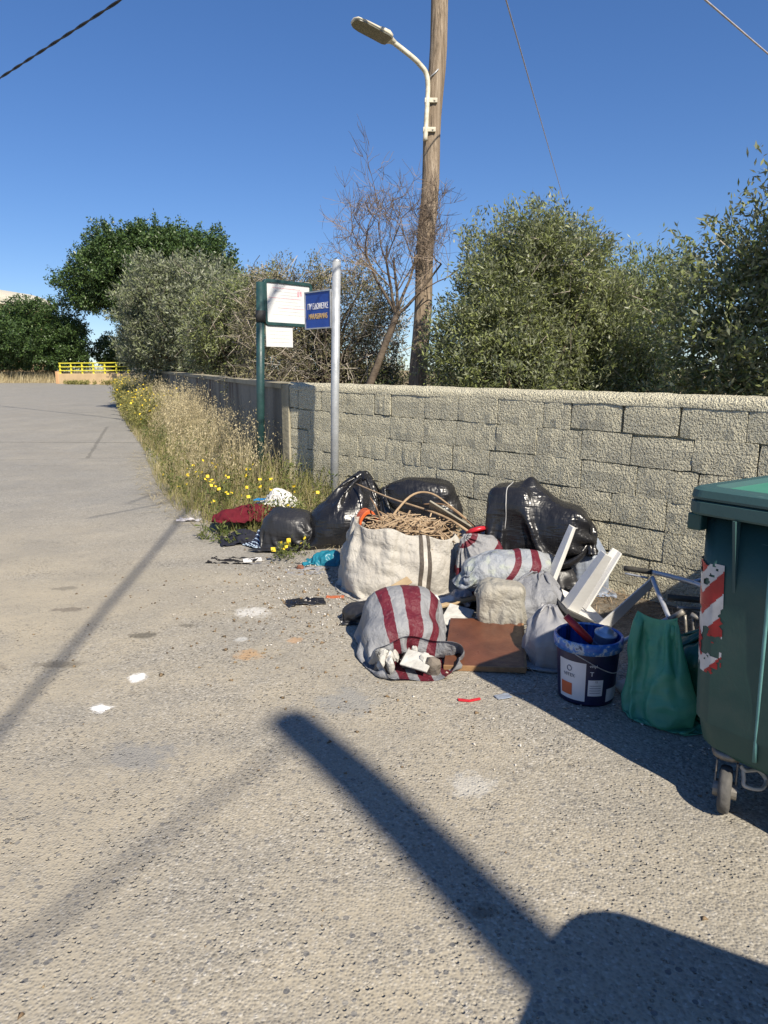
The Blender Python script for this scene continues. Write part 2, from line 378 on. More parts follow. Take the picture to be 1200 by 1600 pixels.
# smooth end pier at the corner
MB().box((XL + .035, .085, .58), (.13, .205, 1.68)).build('pier', M_CONC2, bw, bevel=.008)
# ------------------------------------------------------------ concrete wall beyond the corner
cw = empty('concrete_wall', (WC[0], WC[1], 0), 0, 'long stained grey concrete wall behind the tall dry grass', 'wall')
def ltop(t): return 1.425 + (1.885 - 1.425) * t / LLEN
N = 24; per = LLEN / N
for i in range(N):
    a, b = i * per, (i + 1) * per - .012; P = WC + LD * a; Q = WC + LD * b; th = -LN * .2
    zt = ltop(a), ltop(b); zb = g1(*P) - .4, g1(*Q) - .4; o_ = -WC
    V = []
    for (p, zz, t_) in ((P, zb[0], zt[0]), (Q, zb[1], zt[1])):
        for d in (0, 1): V += [(*(p + th * d + o_), zz), (*(p + th * d + o_), t_ - .05)]
    MB().add(V, [(0, 4, 5, 1), (2, 3, 7, 6), (1, 5, 7, 3), (0, 1, 3, 2), (4, 6, 7, 5)]).build('wall_panel', M_CON, cw)
V = []
for p, zt in ((WC, ltop(0)), (LE, ltop(LLEN))):
    for d, dz in ((-.025, -.055), (-.025, .0), (.225, .0), (.225, -.055)): V.append((*(p - LN * d - WC), zt + dz))
MB().add(V, [(0, 4, 5, 1), (1, 5, 6, 2), (2, 6, 7, 3), (4, 7, 6, 5)]).build('coping', M_CONC2, cw)
# ============================================================ poles, lamp, cables, signs
def wood():
    t = NT('weathered_pole_wood'); co = t.co()
    mp = t.n('ShaderNodeMapping'); t.l(co, mp.inputs[0]); mp.inputs['Scale'].default_value = (30, 30, .7)
    g = t.noise(mp.outputs[0], 1.2, 5, .65); g2 = t.noise(mp.outputs[0], 3.4, 4, .6)
    c = t.ramp(g, [(.3, (.10, .078, .056)), (.48, (.23, .178, .128)), (.7, (.36, .295, .222))]); c = t.mix(t.ramp(g2, [(.55, 0), (.7, .7)]), c, (.06, .045, .032))
    return t.done(c, .9, t.bump(g2, .012, .9), spec=.15)
M_WOOD = wood()
M_LAMP = plain('lamp_cream_paint', (.62, .58, .46), (.42, .38, .29), 14, .5, .001, 60)
M_LENS = plain('lamp_lens', (.10, .10, .075), (.16, .15, .11), 20, .25)
M_DARK = plain('dark_rubber', (.018, .018, .018), (.03, .03, .03), 12, .7)
M_CABLE = plain('black_cable', (.012, .012, .013), (.02, .02, .02), 30, .55)
M_WIRE = plain('pale_wire', (.42, .38, .38), (.3, .28, .28), 10, .5)
M_GALV = plain('galvanised_steel', (.44, .455, .47), (.34, .355, .37), 9, .5, .0015, 50, metal=.35)
M_GREENP = plain('dark_green_paint', (.020, .060, .058), (.014, .04, .042), 9, .45, .001, 60)
M_BLUE = plain('sign_blue', (.018, .065, .32), (.014, .05, .25), 7, .45)
M_ALU = plain('aluminium_edge', (.5, .5, .5), (.4, .4, .4), 20, .4, metal=.6)
M_TXTW = plain('white_lettering', (.8, .8, .8), (.7, .7, .7), 20, .5); M_TXTY = plain('yellow_lettering', (.62, .42, .14), (.5, .33, .1), 20, .5)
def pole_path(base, top, n=26, wob=.012):
    b, t = Vector(base), Vector(top)
    return [b.lerp(t, i / n) + Vector((wob * math.sin(i * 1.1), wob * math.cos(i * .83), 0)) for i in range(n + 1)]
def utility_pole(base, top, r0, r1, label, group=None):
    u = empty('utility_pole', base, 0, label, 'utility pole', group)
    d = Vector(top) - Vector(base)
    pts = pole_path((0, 0, 0), d); m = MB().tube(pts, [r0 + (r1 - r0) * i / 26 for i in range(27)], 18); m.build('pole', M_WOOD, u, True)
    return u
PB = Vector((.395, 9.55, .3)); PT = Vector((.79, 10.15, 7.6))
up = utility_pole(PB, PT, .120, .106, 'leaning weathered wooden utility pole with a cream street lamp')
def pp(z): return (PT - PB) * ((z - PB.z) / (PT.z - PB.z))
# lamp arm, on the side of the pole facing the road
side = Vector((-.095, -.115, 0))
arm = [pp(4.45) + side, pp(4.8) + side, pp(5.1) + side + Vector((-.005, 0, 0)), pp(5.25) + side + Vector((-.04, -.02, 0)), pp(5.33) + side + Vector((-.12, -.06, 0)), pp(5.40) + side + Vector((-.23, -.12, 0)), pp(5.52) + side + Vector((-.47, -.24, 0))]
def smooth_path(P, k=6):
    P = [Vector(p) for p in P]; out = []
    for i in range(len(P) - 1):
        a, b, c, d = P[max(i - 1, 0)], P[i], P[i + 1], P[min(i + 2, len(P) - 1)]
        for j in range(k):
            t = j / k; out.append(.5 * ((2 * b) + (c - a) * t + (2 * a - 5 * b + 4 * c - d) * t * t + (3 * b - a - 3 * c + d) * t ** 3))
    return out + [P[-1]]
la = MB().tube(smooth_path(arm), .031, 12).build('lamp_arm', M_LAMP, up, True)
for z in (4.58, 4.93):
    c = pp(z) + side; mb = MB().box((c.x + .045, c.y + .02, c.z), (.16, .085, .055)); mb.tube([(c.x + .09, c.y - .035, c.z), (c.x + .09, c.y - .015, c.z)], .012, 8)
    mb.build('clamp', M_LAMP, la, bevel=.004)
MB().tube([pp(5.2) + side, pp(5.23) + side * .9 + Vector((.06, -.02, .02)), pp(5.3) + Vector((.02, -.13, 0))], .008, 6).build('lamp_cable', M_GALV, la, True)
# LED head
hd = arm[-1]; ax = Vector((-.88, -.40, .26)).normalized(); sd = Vector((-.40, .90, 0)).normalized(); sd = (sd - ax * sd.dot(ax)).normalized(); upv = ax.cross(sd); upv = upv if upv.z > 0 else -upv
def ring_head(t, w, h0, h1): return [hd + ax * t + sd * (w * math.cos(a)) + upv * ((h1 if math.sin(a) > 0 else h0) * math.sin(a)) for a in [2 * math.pi * k / 20 for k in range(20)]]
sec = [(-.03, .03, .03, .03), (.03, .045, .03, .05), (.05, .10, .022, .065), (.10, .128, .02, .085), (.20, .135, .02, .075), (.24, .135, .02, .05), (.42, .13, .02, .042), (.52, .115, .018, .03), (.555, .06, .012, .018)]
V = []; F = []
for s_ in sec: V += ring_head(*s_)
for i in range(len(sec) - 1):
    for k in range(20): F.append((i * 20 + k, i * 20 + (k + 1) % 20, (i + 1) * 20 + (k + 1) % 20, (i + 1) * 20 + k))
F += [tuple(range(19, -1, -1)), tuple(range((len(sec) - 1) * 20, len(sec) * 20))]
lh = MB().add(V, F).build('lamp_head', M_LAMP, up, True)
V = []; pl = [(.06, .098), (.1, .122), (.42, .124), (.5, .105), (.54, .06)]
pl2 = [(t, w) for t, w in pl] + [(t, -w) for t, w in reversed(pl)]
V = [hd + ax * t + sd * w - upv * .0215 for t, w in pl2] + [hd + ax * t + sd * w - upv * .006 for t, w in pl2]; k = len(pl2)
MB().add(V, [tuple(range(k))] + [(i, (i + 1) % k, k + (i + 1) % k, k + i) for i in range(k)]).build('lens', M_LENS, lh)
# neighbouring pole whose top throws its shadow across the road
TS = 1 / math.tan(R(SUN_EL)); RT = Vector((-.41 + SUN_H.x * 7.5 * TS, 2.93 + SUN_H.y * 7.5 * TS, 7.5)); rp = utility_pole((4.0, -4.15, 0), RT, .135, .105, 'wooden utility pole standing beside the road bins', None)
utility_pole((4.25, -24, 0), (4.25, -24, 8), .14, .11, 'wooden utility pole farther down the road carrying the black cable')
def cable(name, a, b, r, m, sag, label, n=30, twist=0):
    a, b = Vector(a), Vector(b); P = []
    for i in range(n + 1):
        t = i / n; P.append(a.lerp(b, t) - Vector((0, 0, sag * 4 * t * (1 - t))))
    mb = MB()
    if twist:
        d = (b - a).normalized(); s1 = d.cross(Vector((0, 0, 1))).normalized(); s2 = d.cross(s1); n2 = n * 12
        for k in range(2):
            Q = []
            for i in range(n2 + 1):
                t = i / n2; p = a.lerp(b, t) - Vector((0, 0, sag * 4 * t * (1 - t))); an = t * twist + k * math.pi
                Q.append(p + (s1 * math.cos(an) + s2 * math.sin(an)) * r * .6)
            mb.tube(Q, r * .62, 5)
    else: mb.tube(P, r, 6)
    return tag(mb.build(name, m, None, True), label, 'cable')
cable('overhead_cable', (-16, 22.45, 7.25), (15.0, -4.7, 7.0), .020, M_CABLE, .12, 'thick twisted black cable crossing high above the road', 30, 260)
cable('overhead_cable', PT + Vector((-.13, 0, -.2)), (4.2, -24, 7.3), .022, M_CABLE, .15, 'black cable running from the leaning lamp pole back along the road')
cable('overhead_cable', RT - Vector((0, 0, .12)), RT + Vector((-8.5, -14.6, -.25)), .012, M_CABLE, .1, 'bundled black cable leaving the pole beside the bins')
cable('overhead_wire', (8.55, 34.5, 8.41), (-.29, 3.05, 5.06), .009, M_WIRE, 0, 'thin pale wire rising behind the bushy olive tree')
cable('overhead_wire', (7.9, 13, 5.65), (-.8, 3, 4.15 + .2), .009, M_WIRE, 0, 'thin pale wire above the tall leafy olive tree')
# ------------------------------------------------------------ street name sign
def text(body, size, m, parent, M, name='lettering', ext=.0012):
    cu = bpy.data.curves.new(name, 'FONT'); cu.body = body; cu.size = size; cu.align_x = 'CENTER'; cu.align_y = 'CENTER'; cu.extrude = ext
    to = bpy.data.objects.new(name, cu); COL.objects.link(to)
    dg = bpy.context.evaluated_depsgraph_get(); me = bpy.data.meshes.new_from_object(to.evaluated_get(dg)); bpy.data.objects.remove(to)
    me.materials.clear(); me.name = name; me.transform(M); return link(name, me, m, parent)
gzp = g1(-.47, 6.8)
ss = empty('street_name_sign', (-.455, 6.8, gzp), 0, 'tall galvanised post carrying a small blue street name plate', 'sign')
ps = MB().tube([(-.035, 0, -.3), (-.008, 0, 1.1), (.022, 0, 2.53 - gzp)], .039, 18).build('post', M_GALV, ss, True)
MB().lathe([(.040, 0), (.040, .012), (.02, .02), (.0, .022)], 16, (.022, 0, 2.528 - gzp)).build('post_cap', M_ALU, ps, True)
ang = math.atan2(.27, -.265); L_ = .375
def plate_M(z, off): # local x = reading direction (left to right towards the post), facing the road
    d = Vector((.265, -.27, 0)).normalized(); nrm = Vector((-d.y, d.x, 0)); nrm = -nrm if nrm.y > 0 else nrm
    c = Vector((-.035, .0, 0)) - d * (L_ / 2) + Vector((0, 0, z)) + nrm * off
    Z = Vector((0, 0, 1)); up_ = Z.cross(nrm)  # x axis of text
    return Matrix(((d.x, 0, nrm.x, c.x), (d.y, 0, nrm.y, c.y), (d.z, 1, nrm.z, c.z), (0, 0, 0, 1)))
zc = 2.115 - gzp
def slab(M, w, h, t): 
    mb = MB(); mb.box((0, 0, 0), (w, h, t)); mb.v = [tuple(M @ Vector(p)) for p in mb.v]; return mb
pl_ = slab(plate_M(zc, 0), L_, .335, .006).build('name_plate', M_BLUE, ss)
for (dx, dy, w, h) in ((0, .1675, L_ + .014, .012), (0, -.1675, L_ + .014, .012), (-L_ / 2, 0, .012, .325), (L_ / 2, 0, .012, .325)):
    slab(plate_M(zc, .002) @ Matrix.Translation((dx, dy, 0)), w, h, .016).build('plate_edge', M_ALU, pl_)
text('ΠΥ ΕΔΩΜΕΙΑΣ', .056, M_TXTW, pl_, plate_M(zc + .03, .0045) @ Matrix.Diagonal((.80, 1.35, 1, 1)))
text('MARASSIANAS', .054, M_TXTY, pl_, plate_M(zc - .06, .0045) @ Matrix.Diagonal((.80, 1.35, 1, 1)))
# ------------------------------------------------------------ bus stop sign
gzb = g1(-1.38, 8.0)
bs = empty('bus_stop_sign', (-1.38, 8.0, gzb), 0, 'dark green post with a framed white timetable panel and smaller sheet', 'sign')
MB().tube([(-.03, 0, -.2), (.045, 0, 2.50 - gzb)], .046, 16).build('post', M_GREENP, bs, True)
MB().tube([(.036, 0, 2.08 - gzb), (.038, 0, 2.2 - gzb)], .056, 16).build('collar', M_DARK, bs, True)
bd = Vector((.47, .45, 0)).normalized(); bn = Vector((bd.y, -bd.x, 0))
def board_M(cx, z, off): c = bd * cx + Vector((.05, 0, z - gzb)) + bn * off; return Matrix(((bd.x, 0, bn.x, c.x), (bd.y, 0, bn.y, c.y), (0, 1, 0, c.z), (0, 0, 0, 1)))
def paper(name, lines):
    t = NT(name); co = t.co(); n_ = t.noise(co, 5, 4)
    c = t.mix(t.ramp(n_, [(.35, 0), (.7, 1)]), (.62, .62, .61), (.54, .55, .56))
    return t.done(c, .35)
M_PAPER = paper('timetable_paper', 1); M_PINK = plain('faded_red_print', (.62, .22, .28), (.7, .4, .42), 30, .5); M_GREYPR = plain('faded_grey_print', (.55, .56, .54), (.6, .6, .58), 30, .5)
def rrect(w, h, r, n=6): 
    P = []
    for cx, cy, a0 in ((w / 2 - r, h / 2 - r, 0), (-w / 2 + r, h / 2 - r, 90), (-w / 2 + r, -h / 2 + r, 180), (w / 2 - r, -h / 2 + r, 270)):
        for k in range(n + 1): a = R(a0 + 90 * k / n); P.append((cx + r * math.cos(a), cy + r * math.sin(a)))
    return P
def frame(M, w, h, r, wd, t):
    o, i = rrect(w, h, r), rrect(w - 2 * wd, h - 2 * wd, max(r - wd, .005)); n = len(o); mb = MB()
    V = [(x, y, z) for z in (-t / 2, t / 2) for P in (o, i) for x, y in P]; F = []
    for k in range(n):
        j = (k + 1) % n; F += [(2 * n + k, 2 * n + j, 3 * n + j, 3 * n + k), (k, n + k, n + j, j), (k, j, 2 * n + j, 2 * n + k), (n + k, 3 * n + k, 3 * n + j, n + j)]
    mb.add([M @ Vector(p) for p in V], F); return mb
pm = board_M(.355, 2.295, 0)
pn = slab(pm, .60, .42, .02).build('timetable_panel', M_PAPER, bs); frame(pm, .66, .49, .05, .036, .05).build('panel_frame', M_GREENP, pn, bevel=.004)
rg = random.Random(3)
for k in range(9):
    yy = .16 - .035 * k; slab(pm @ Matrix.Translation((rg.uniform(-.05, .05), yy, .011)), rg.uniform(.25, .48), .004, .002).build('print_line', M_GREYPR if k % 3 else M_PINK, pn)
slab(pm @ Matrix.Translation((.135, .115, .011)), .022, .06, .002).build('red_mark', M_PINK, pn); slab(pm @ Matrix.Translation((.17, .12, .011)), .03, .05, .002).build('red_mark', M_PINK, pn)
pm2 = board_M(.225, 1.935, 0); p2_ = slab(pm2, .36, .225, .012).build('small_sheet', M_PAPER, bs)
for k in range(4): slab(pm2 @ Matrix.Translation((0, .06 - .04 * k, .007)), .26, .003, .002).build('print_line', M_GREYPR, p2_)
MB().tube([(.05, 0, 2.29 - gzb), (.09, .035, 2.29 - gzb)], .02, 8).build('bracket', M_GREENP, bs)
MB().tube([(.035, 0, 1.93 - gzb), (.075, .03, 1.93 - gzb)], .012, 8).build('bracket', M_GREENP, bs)

# ============================================================ yellow railing and far building
M_YEL = plain('yellow_paint', (.78, .70, .06), (.66, .58, .05), 5, .5); M_PEACH = plain('peach_render', (.60, .43, .24), (.5, .36, .2), 2, .85)
M_ORANGE = plain('orange_render', (.62, .36, .18), (.5, .3, .15), 2, .85)
ra, rb = Vector((-19.7, 44, 0)), Vector((-13.2, 41.4, 0)); za = g1(ra.x, ra.y); 
yr = empty('yellow_railing', (ra.x, ra.y, za), math.atan2(rb.y - ra.y, rb.x - ra.x), 'yellow painted metal railing on a low peach parapet at the road bend', 'railing')
RL = (rb - ra).length
MB().box((RL / 2, 0, .22), (RL, .25, .75)).build('parapet', M_PEACH, yr, bevel=.02)
MB().box((-.12, 0, .28), (.24, .3, .9)).build('end_pier', M_ORANGE, yr, bevel=.02)
for k in range(9): MB().box((.05 + k * (RL - .1) / 8, 0, .92), (.07, .07, .66)).build('rail_post', M_YEL, yr)
for z in (.78, 1.0, 1.22): MB().box((RL / 2, -.04, z), (RL, .045, .055)).build('rail', M_YEL, yr)
fb = empty('curved_building', (-50, 88, 1.2), R(-12), 'peach building with a curved white edged roof beyond the round tree', 'building')
prof = [(-7, 0), (7.2, 0), (7.2, 8.4)] + [(7.2 * math.cos(a), 8.4 + 2.0 * math.sin(a)) for a in [math.pi * k / 16 for k in range(1, 16)]] + [(-7.2, 8.4)]
MB().prism(prof, -6, 6).build('wall', M_PEACH, fb)
V = []
for yy in (-6.2, 6.2):
    for k in range(17): a = math.pi * k / 16; V.append((7.35 * math.cos(a), yy, 8.42 + 2.02 * math.sin(a)))
    for k in range(17): a = math.pi * k / 16; V.append((7.35 * math.cos(a), yy, 8.72 + 2.08 * math.sin(a)))
F = []
for k in range(16): F += [(17 + k, 18 + k, 52 + k, 51 + k), (k, k + 1, 18 + k, 17 + k), (34 + k, 51 + k, 52 + k, 35 + k), (k, 34 + k, 35 + k, k + 1)]
MB().add(V, F).build('roof', M_LAMP, fb)
for wx in (-4.5, -1.5, 1.5, 4.5):
    for wz in (2.2, 5.6):
        wo = MB().box((wx, -6.03, wz), (1.1, .1, 1.4)).build('window', M_TXTW, fb); MB().box((wx, -6.09, wz), (.9, .04, 1.2)).build('pane', M_LENS, wo)
# ============================================================ wheeled bins
def bin_plastic(name, c1, c2):
    t = NT(name); co = t.co(); n1 = t.noise(co, 3, 5, .6); mp = t.n('ShaderNodeMapping'); t.l(co, mp.inputs[0]); mp.inputs['Scale'].default_value = (2, 2, 40)
    sc = t.noise(mp.outputs[0], 2.2, 4, .6); mk = t.noise(co, 4.5, 3)
    c = t.mix(t.ramp(n1, [(.3, 0), (.7, 1)]), c1, c2)
    c = t.mix(t.math('MULTIPLY', t.ramp(sc, [(.66, 0), (.70, 1)]), t.ramp(mk, [(.5, 0), (.62, .55)])), c, (.25, .33, .31))
    c = t.mix(t.ramp(t.noise(co, 1.7, 5, .65), [(.5, 0), (.8, .35)]), c, (.16, .16, .13))
    return t.done(c, t.ramp(n1, [(.3, .42), (.7, .62)]), t.bump(t.noise(co, 90, 2), .0008, .6), spec=.45)
M_BIN = bin_plastic('dark_green_bin_plastic', (.028, .085, .072), (.022, .066, .058)); M_LID = bin_plastic('light_green_lid_plastic', (.045, .20, .135), (.07, .24, .17))  # lid base colour is a lighter green than the body
M_RIM = bin_plastic('grey_green_rim_plastic', (.045, .10, .098), (.035, .082, .08)); M_RIB = plain('worn_rib_edge', (.13, .30, .29), (.08, .2, .2), 12, .5)
M_STEEL = plain('dirty_steel', (.30, .28, .25), (.16, .14, .12), 16, .55, .002, 40, metal=.6); M_BRAKE = plain('brake_white', (.62, .60, .56), (.5, .47, .42), 14, .5)
M_TYRE = plain('grey_tyre', (.06, .058, .055), (.10, .095, .09), 25, .85, .002, 80)
BX, BY = 1.28, 1.0
def rr(x0, x1, y0, y1, r, z, n=7):
    P = []
    for cx, cy, a0 in ((x1 - r, y1 - r, 0), (x0 + r, y1 - r, 90), (x0 + r, y0 + r, 180), (x1 - r, y0 + r, 270)):
        for k in range(n + 1): a = R(a0 + 90 * k / n); P.append((cx + r * math.cos(a), cy + r * math.sin(a), z))
    return P
def loft(rings, capb=True, capt=True):
    n = len(rings[0]); V = [p for r_ in rings for p in r_]; F = []
    for i in range(len(rings) - 1):
        for k in range(n): F.append((i * n + k, i * n + (k + 1) % n, (i + 1) * n + (k + 1) % n, (i + 1) * n + k))
    if capb: F.append(tuple(range(n - 1, -1, -1)))
    if capt: F.append(tuple((len(rings) - 1) * n + k for k in range(n)))
    return MB().add(V, F)
def ins(z): return .062 - .030 * (z - .2) / .85        # how far the body stands in from the rim at height z
def make_bin(loc, rz, label, stickers, cr=.06):
    b = empty('wheeled_bin', loc, rz, label, 'bin', 'green wheeled bins by the wall')
    rings = [rr(ins(z) + e, BX - ins(z) - e, ins(z) + e, BY - ins(z) - e, .085 + .02 * (z < .3), z) for z, e in ((.195, .045), (.20, .02), (.225, 0), (.30, -.004), (.315, -.012), (.55, -.01), (.8, -.008), (1.06, 0))]
    body = loft(rings).build('body', M_BIN, b, True)
    body.modifiers.new('ws', 'WEIGHTED_NORMAL')
    rim = loft([rr(.035, BX - .035, .035, BY - .035, cr * .85, 1.045), rr(.004, BX - .004, .004, BY - .004, cr, 1.045), rr(.0, BX, .0, BY, cr, 1.052), rr(0, BX, 0, BY, cr, 1.088), rr(.012, BX - .012, .012, BY - .012, cr, 1.093)], False, False).build('rim', M_RIM, b, False)
    rim.data.materials[0] = M_RIM
    lid = loft([rr(.012, BX - .012, .012, BY - .012, cr, 1.094), rr(.002, BX - .002, .002, BY - .002, cr, 1.097), rr(.0, BX, .0, BY, cr, 1.105), rr(.004, BX - .004, .004, BY - .004, cr, 1.128), rr(.018, BX - .018, .018, BY - .018, cr * .85, 1.136), rr(.058, BX - .058, .058, BY - .058, cr * .75, 1.138), rr(.066, BX - .066, .066, BY - .066, cr * .7, 1.118)], False, False).build('lid_border', M_RIM, b, False)
    loft([rr(.064, BX - .064, .064, BY - .064, cr * .7, 1.112), rr(.064, BX - .064, .064, BY - .064, cr * .7, 1.121)]).build('lid', M_LID, b)
    for x in (.03, BX - .03): MB().box((x, .20, 1.015), (.052, .36, .058)).build('lifting_bracket', M_BIN, b, bevel=.006)
    for x in (.185, BX - .185):
        MB().add([(x - .005, ins(1) - .008, 1.044), (x - .005, ins(1) - .042, 1.044), (x - .005, ins(.8) - .008, .80), (x + .005, ins(1) - .008, 1.044), (x + .005, ins(1) - .042, 1.044), (x + .005, ins(.8) - .008, .80)],
                 [(0, 1, 2), (3, 5, 4), (1, 4, 5, 2), (0, 3, 4, 1)]).build('gusset', M_RIM, b)
    for x in (.285, .64, .99): MB().tube([(x + .012, ins(z) - .010 - (-.004), z) for z in (.24, .3, .5, .75, 1.04)], .0075, 8).build('rib', M_RIB, b, True)
    for wx, wy in ((.175, .115), (BX - .175, .115), (.175, BY - .115), (BX - .175, BY - .115)):
        c = empty('caster', (wx, wy, 0), 0); c.parent = b; c.rotation_euler = (0, 0, R(-62))
        c.name = 'caster'
        MB().lathe([(.0, .215), (.05, .213), (.055, .200), (.05, .188), (.03, .180), (.0, .18)], 16).build('swivel_plate', M_STEEL, c, True)
        for s in (-1, 1):
            MB().prism([(-.045, .185), (.045, .185), (.05, .13), (.062, .07), (.028, .06), (.015, .12)], s * .032 - .003, s * .032 + .003).build('fork', M_STEEL, c, bevel=.002)
        mb = MB(); pr = [(.03, -.02), (.06, -.021), (.077, -.018), (.082, -.008), (.082, .008), (.077, .018), (.06, .021), (.03, .02), (.03, -.02)]
        V = []; n = 24
        for r_, y in pr: V += [(.045 + r_ * math.cos(2 * math.pi * k / n), y, .082 + r_ * math.sin(2 * math.pi * k / n)) for k in range(n)]
        mb.add(V, [(i * n + k, i * n + (k + 1) % n, (i + 1) * n + (k + 1) % n, (i + 1) * n + k) for i in range(len(pr) - 1) for k in range(n)]).build('wheel', M_TYRE, c, True)
        MB().tube([(.045, -.038, .082), (.045, .038, .082)], .03, 14).build('hub', M_STEEL, c)
        if wy < .5:
            br = [(.02, .04, .17), (.02, .055, .155), (.0, .075, .15), (-.02, .10, .145), (-.03, .125, .11), (.02, .11, .10), (.04, .06, .108), (.03, .055, .13), (.02, .05, .155)]
            MB().tube(smooth_path(br, 4), .007, 8).build('brake_pedal', M_BRAKE, c, True)
    return b
bin1 = make_bin((1.02, 2.38, 0), math.atan2(-.83, .56), 'dark green wheeled bin with torn red and white reflective stickers', True)
make_bin((.55 + SUN_H.x * 1.138 * TS, 1.86 + SUN_H.y * 1.138 * TS, 0), math.atan2(-.866, -.5), 'second dark green wheeled bin standing beyond the stickered one', False, .17)
make_bin((1.79, 3.13, 0), math.atan2(-.83, .56), 'third dark green wheeled bin standing between the stickered bin and the block wall', False)
# torn hazard stickers that wrap the near corner of the first bin
M_RED = plain('reflective_red', (.42, .018, .022), (.30, .012, .018), 18, .35); M_STW = plain('reflective_white', (.62, .60, .58), (.45, .43, .42), 18, .4)
def corner_pt(s, z, off):
    """s: arc position, 0 = start of the front face past the corner, negative = round towards the end face"""
    i = ins(z) - .009; r = .085; cx = cy = i + r
    if s >= 0: return (cx + s, i - off, z)
    a = s / r
    if a > -math.pi / 2: return (cx + (r + off) * math.sin(a), cy - (r + off) * math.cos(a), z)
    return (i - off, cy + (-s - r * math.pi / 2), z)
def sticker(cells, m, off, seed, s0, s1, z0, z1, ns=40, nz=110):
    V = []; F = []
    for j in range(nz + 1):
        for i in range(ns + 1): V.append(corner_pt(s0 + (s1 - s0) * i / ns, z0 + (z1 - z0) * j / nz, off))
    for j in range(nz):
        for i in range(ns):
            u, v = (i + .5) / ns, (j + .5) / nz
            if cells(u, v, float(vn([[u * 5 + seed, v * 13, 1.7]])[0]), float(vn([[u * 14 + seed, v * 40, 4.7]])[0])): a = j * (ns + 1) + i; F.append((a, a + 1, a + ns + 2, a + ns + 1))
    return MB().add(V, F)
def diag(u, v): return ((v * 3.0 + (u if u < .5 else 1 - u) * 1.3 - .35) % 1) < .52
def torn(u, v, n, n2): return n * .75 + n2 * .35 > .40 + (.35 * u * max(0, .55 - v) * 2) + (.25 if v < .12 else 0)
sticker(lambda u, v, n, n2: torn(u, v, n, n2) and diag(u, v), M_RED, .0025, 3, -.135, .035, .44, .885).build('sticker', M_RED, bin1, True)
sticker(lambda u, v, n, n2: torn(u, v, n, n2) and not diag(u, v), M_STW, .0022, 3, -.135, .035, .44, .885).build('sticker', M_STW, bin1, True)

# ============================================================ vegetation
def unit(a): return a / np.maximum(np.linalg.norm(a, axis=-1, keepdims=True), 1e-9)
def leaf_mesh(name, P, A, Nn, L, Wd):
    A = unit(A); side = unit(np.cross(A, Nn)); L = L[:, None]; Wd = Wd[:, None]; nn = np.cross(side, A)
    V = np.stack([P, P + A * L * .45 + side * Wd / 2 + nn * Wd * .12, P + A * L, P + A * L * .45 - side * Wd / 2 + nn * Wd * .12], 1).reshape(-1, 3)
    return npmesh(name, V, np.arange(len(P) * 4).reshape(-1, 4))
def crown_leaves(rs, ells, nclump, per, clump_r, L, Wd, up=.5, shell=.22, outw=.8, hang=0, low_cut=None, spike=0):
    """clumps of leaves over a union of ellipsoids: (cx,cy,cz,rx,ry,rz)"""
    E = np.array(ells, float); w = (E[:, 3] * E[:, 4] + E[:, 3] * E[:, 5] + E[:, 4] * E[:, 5]); w /= w.sum()
    k = rs.choice(len(E), nclump, p=w); d = unit(rs.normal(size=(nclump, 3)))
    rad = 1 - np.abs(rs.normal(size=nclump)) * shell; rad = np.clip(rad, .15, 1.0) + rs.exponential(.04, nclump) * (rs.random(nclump) < .35)
    nz = vn(d * 1.9 + k[:, None] * 5.1 + 9); rad *= (.50 + .85 * nz)
    C = E[k, :3] + d * E[k, 3:] * rad[:, None]
    axis = unit(d * outw + np.array((0, 0, up)) + rs.normal(size=(nclump, 3)) * .45)
    t = rs.random((nclump, per)); jit = rs.normal(size=(nclump, per, 3)) * (clump_r * .38)
    ln = clump_r * (1.2 + 1.5 * rs.random(nclump) + spike * (rs.random(nclump) < .15) * 2)
    P = C[:, None, :] + axis[:, None, :] * ((t - .4) * ln[:, None])[..., None] + jit * (1.15 - .75 * t)[..., None]
    A = axis[:, None, :] * .7 + rs.normal(size=(nclump, per, 3)) * .6; A[..., 2] -= hang
    P = P.reshape(-1, 3); A = A.reshape(-1, 3); n = len(P)
    if low_cut is not None:
        ok = P[:, 2] > low_cut; P, A = P[ok], A[ok]; n = len(P)
    Nn = unit(rs.normal(size=(n, 3)) + np.array((0, 0, .9)))
    return P, A, Nn, L * (.6 + .7 * rs.random(n)), Wd * (.7 + .6 * rs.random(n)), C
M_BARK = plain('olive_bark', (.15, .12, .09), (.09, .07, .055), 9, .95, .02, 14, spec=.1); M_TWIG = plain('grey_brown_twig', (.17, .125, .09), (.24, .19, .15), 5, .95, spec=.1)
M_PALET = plain('pale_dead_twig', (.34, .30, .25), (.24, .21, .17), 6, .95, spec=.1)
def limbs(mb, rs, base, C, n, r0, th, sides=6):
    b = Vector(base); fork = b + Vector((rs.normal() * .1, rs.normal() * .1, th))
    P = [b, b.lerp(fork, .5) + Vector((rs.normal() * .06, rs.normal() * .06, 0)), fork]; mb.tube(P, [r0 * 1.25, r0, r0 * .85], 10)
    idx = rs.choice(len(C), min(n, len(C)), replace=False)
    for i in idx:
        e = Vector(C[i]); m1 = fork.lerp(e, .4) + Vector(rs.normal(size=3) * .12 * (e - fork).length * .5); m1.z += .08 * (e - fork).length
        st = fork.lerp(b, rs.random() * .35); rr_ = r0 * (.18 + .3 * rs.random())
        mb.tube(smooth_path([st, m1, e], 4), list(np.linspace(rr_, max(.004, rr_ * .18), 9)), sides, False)
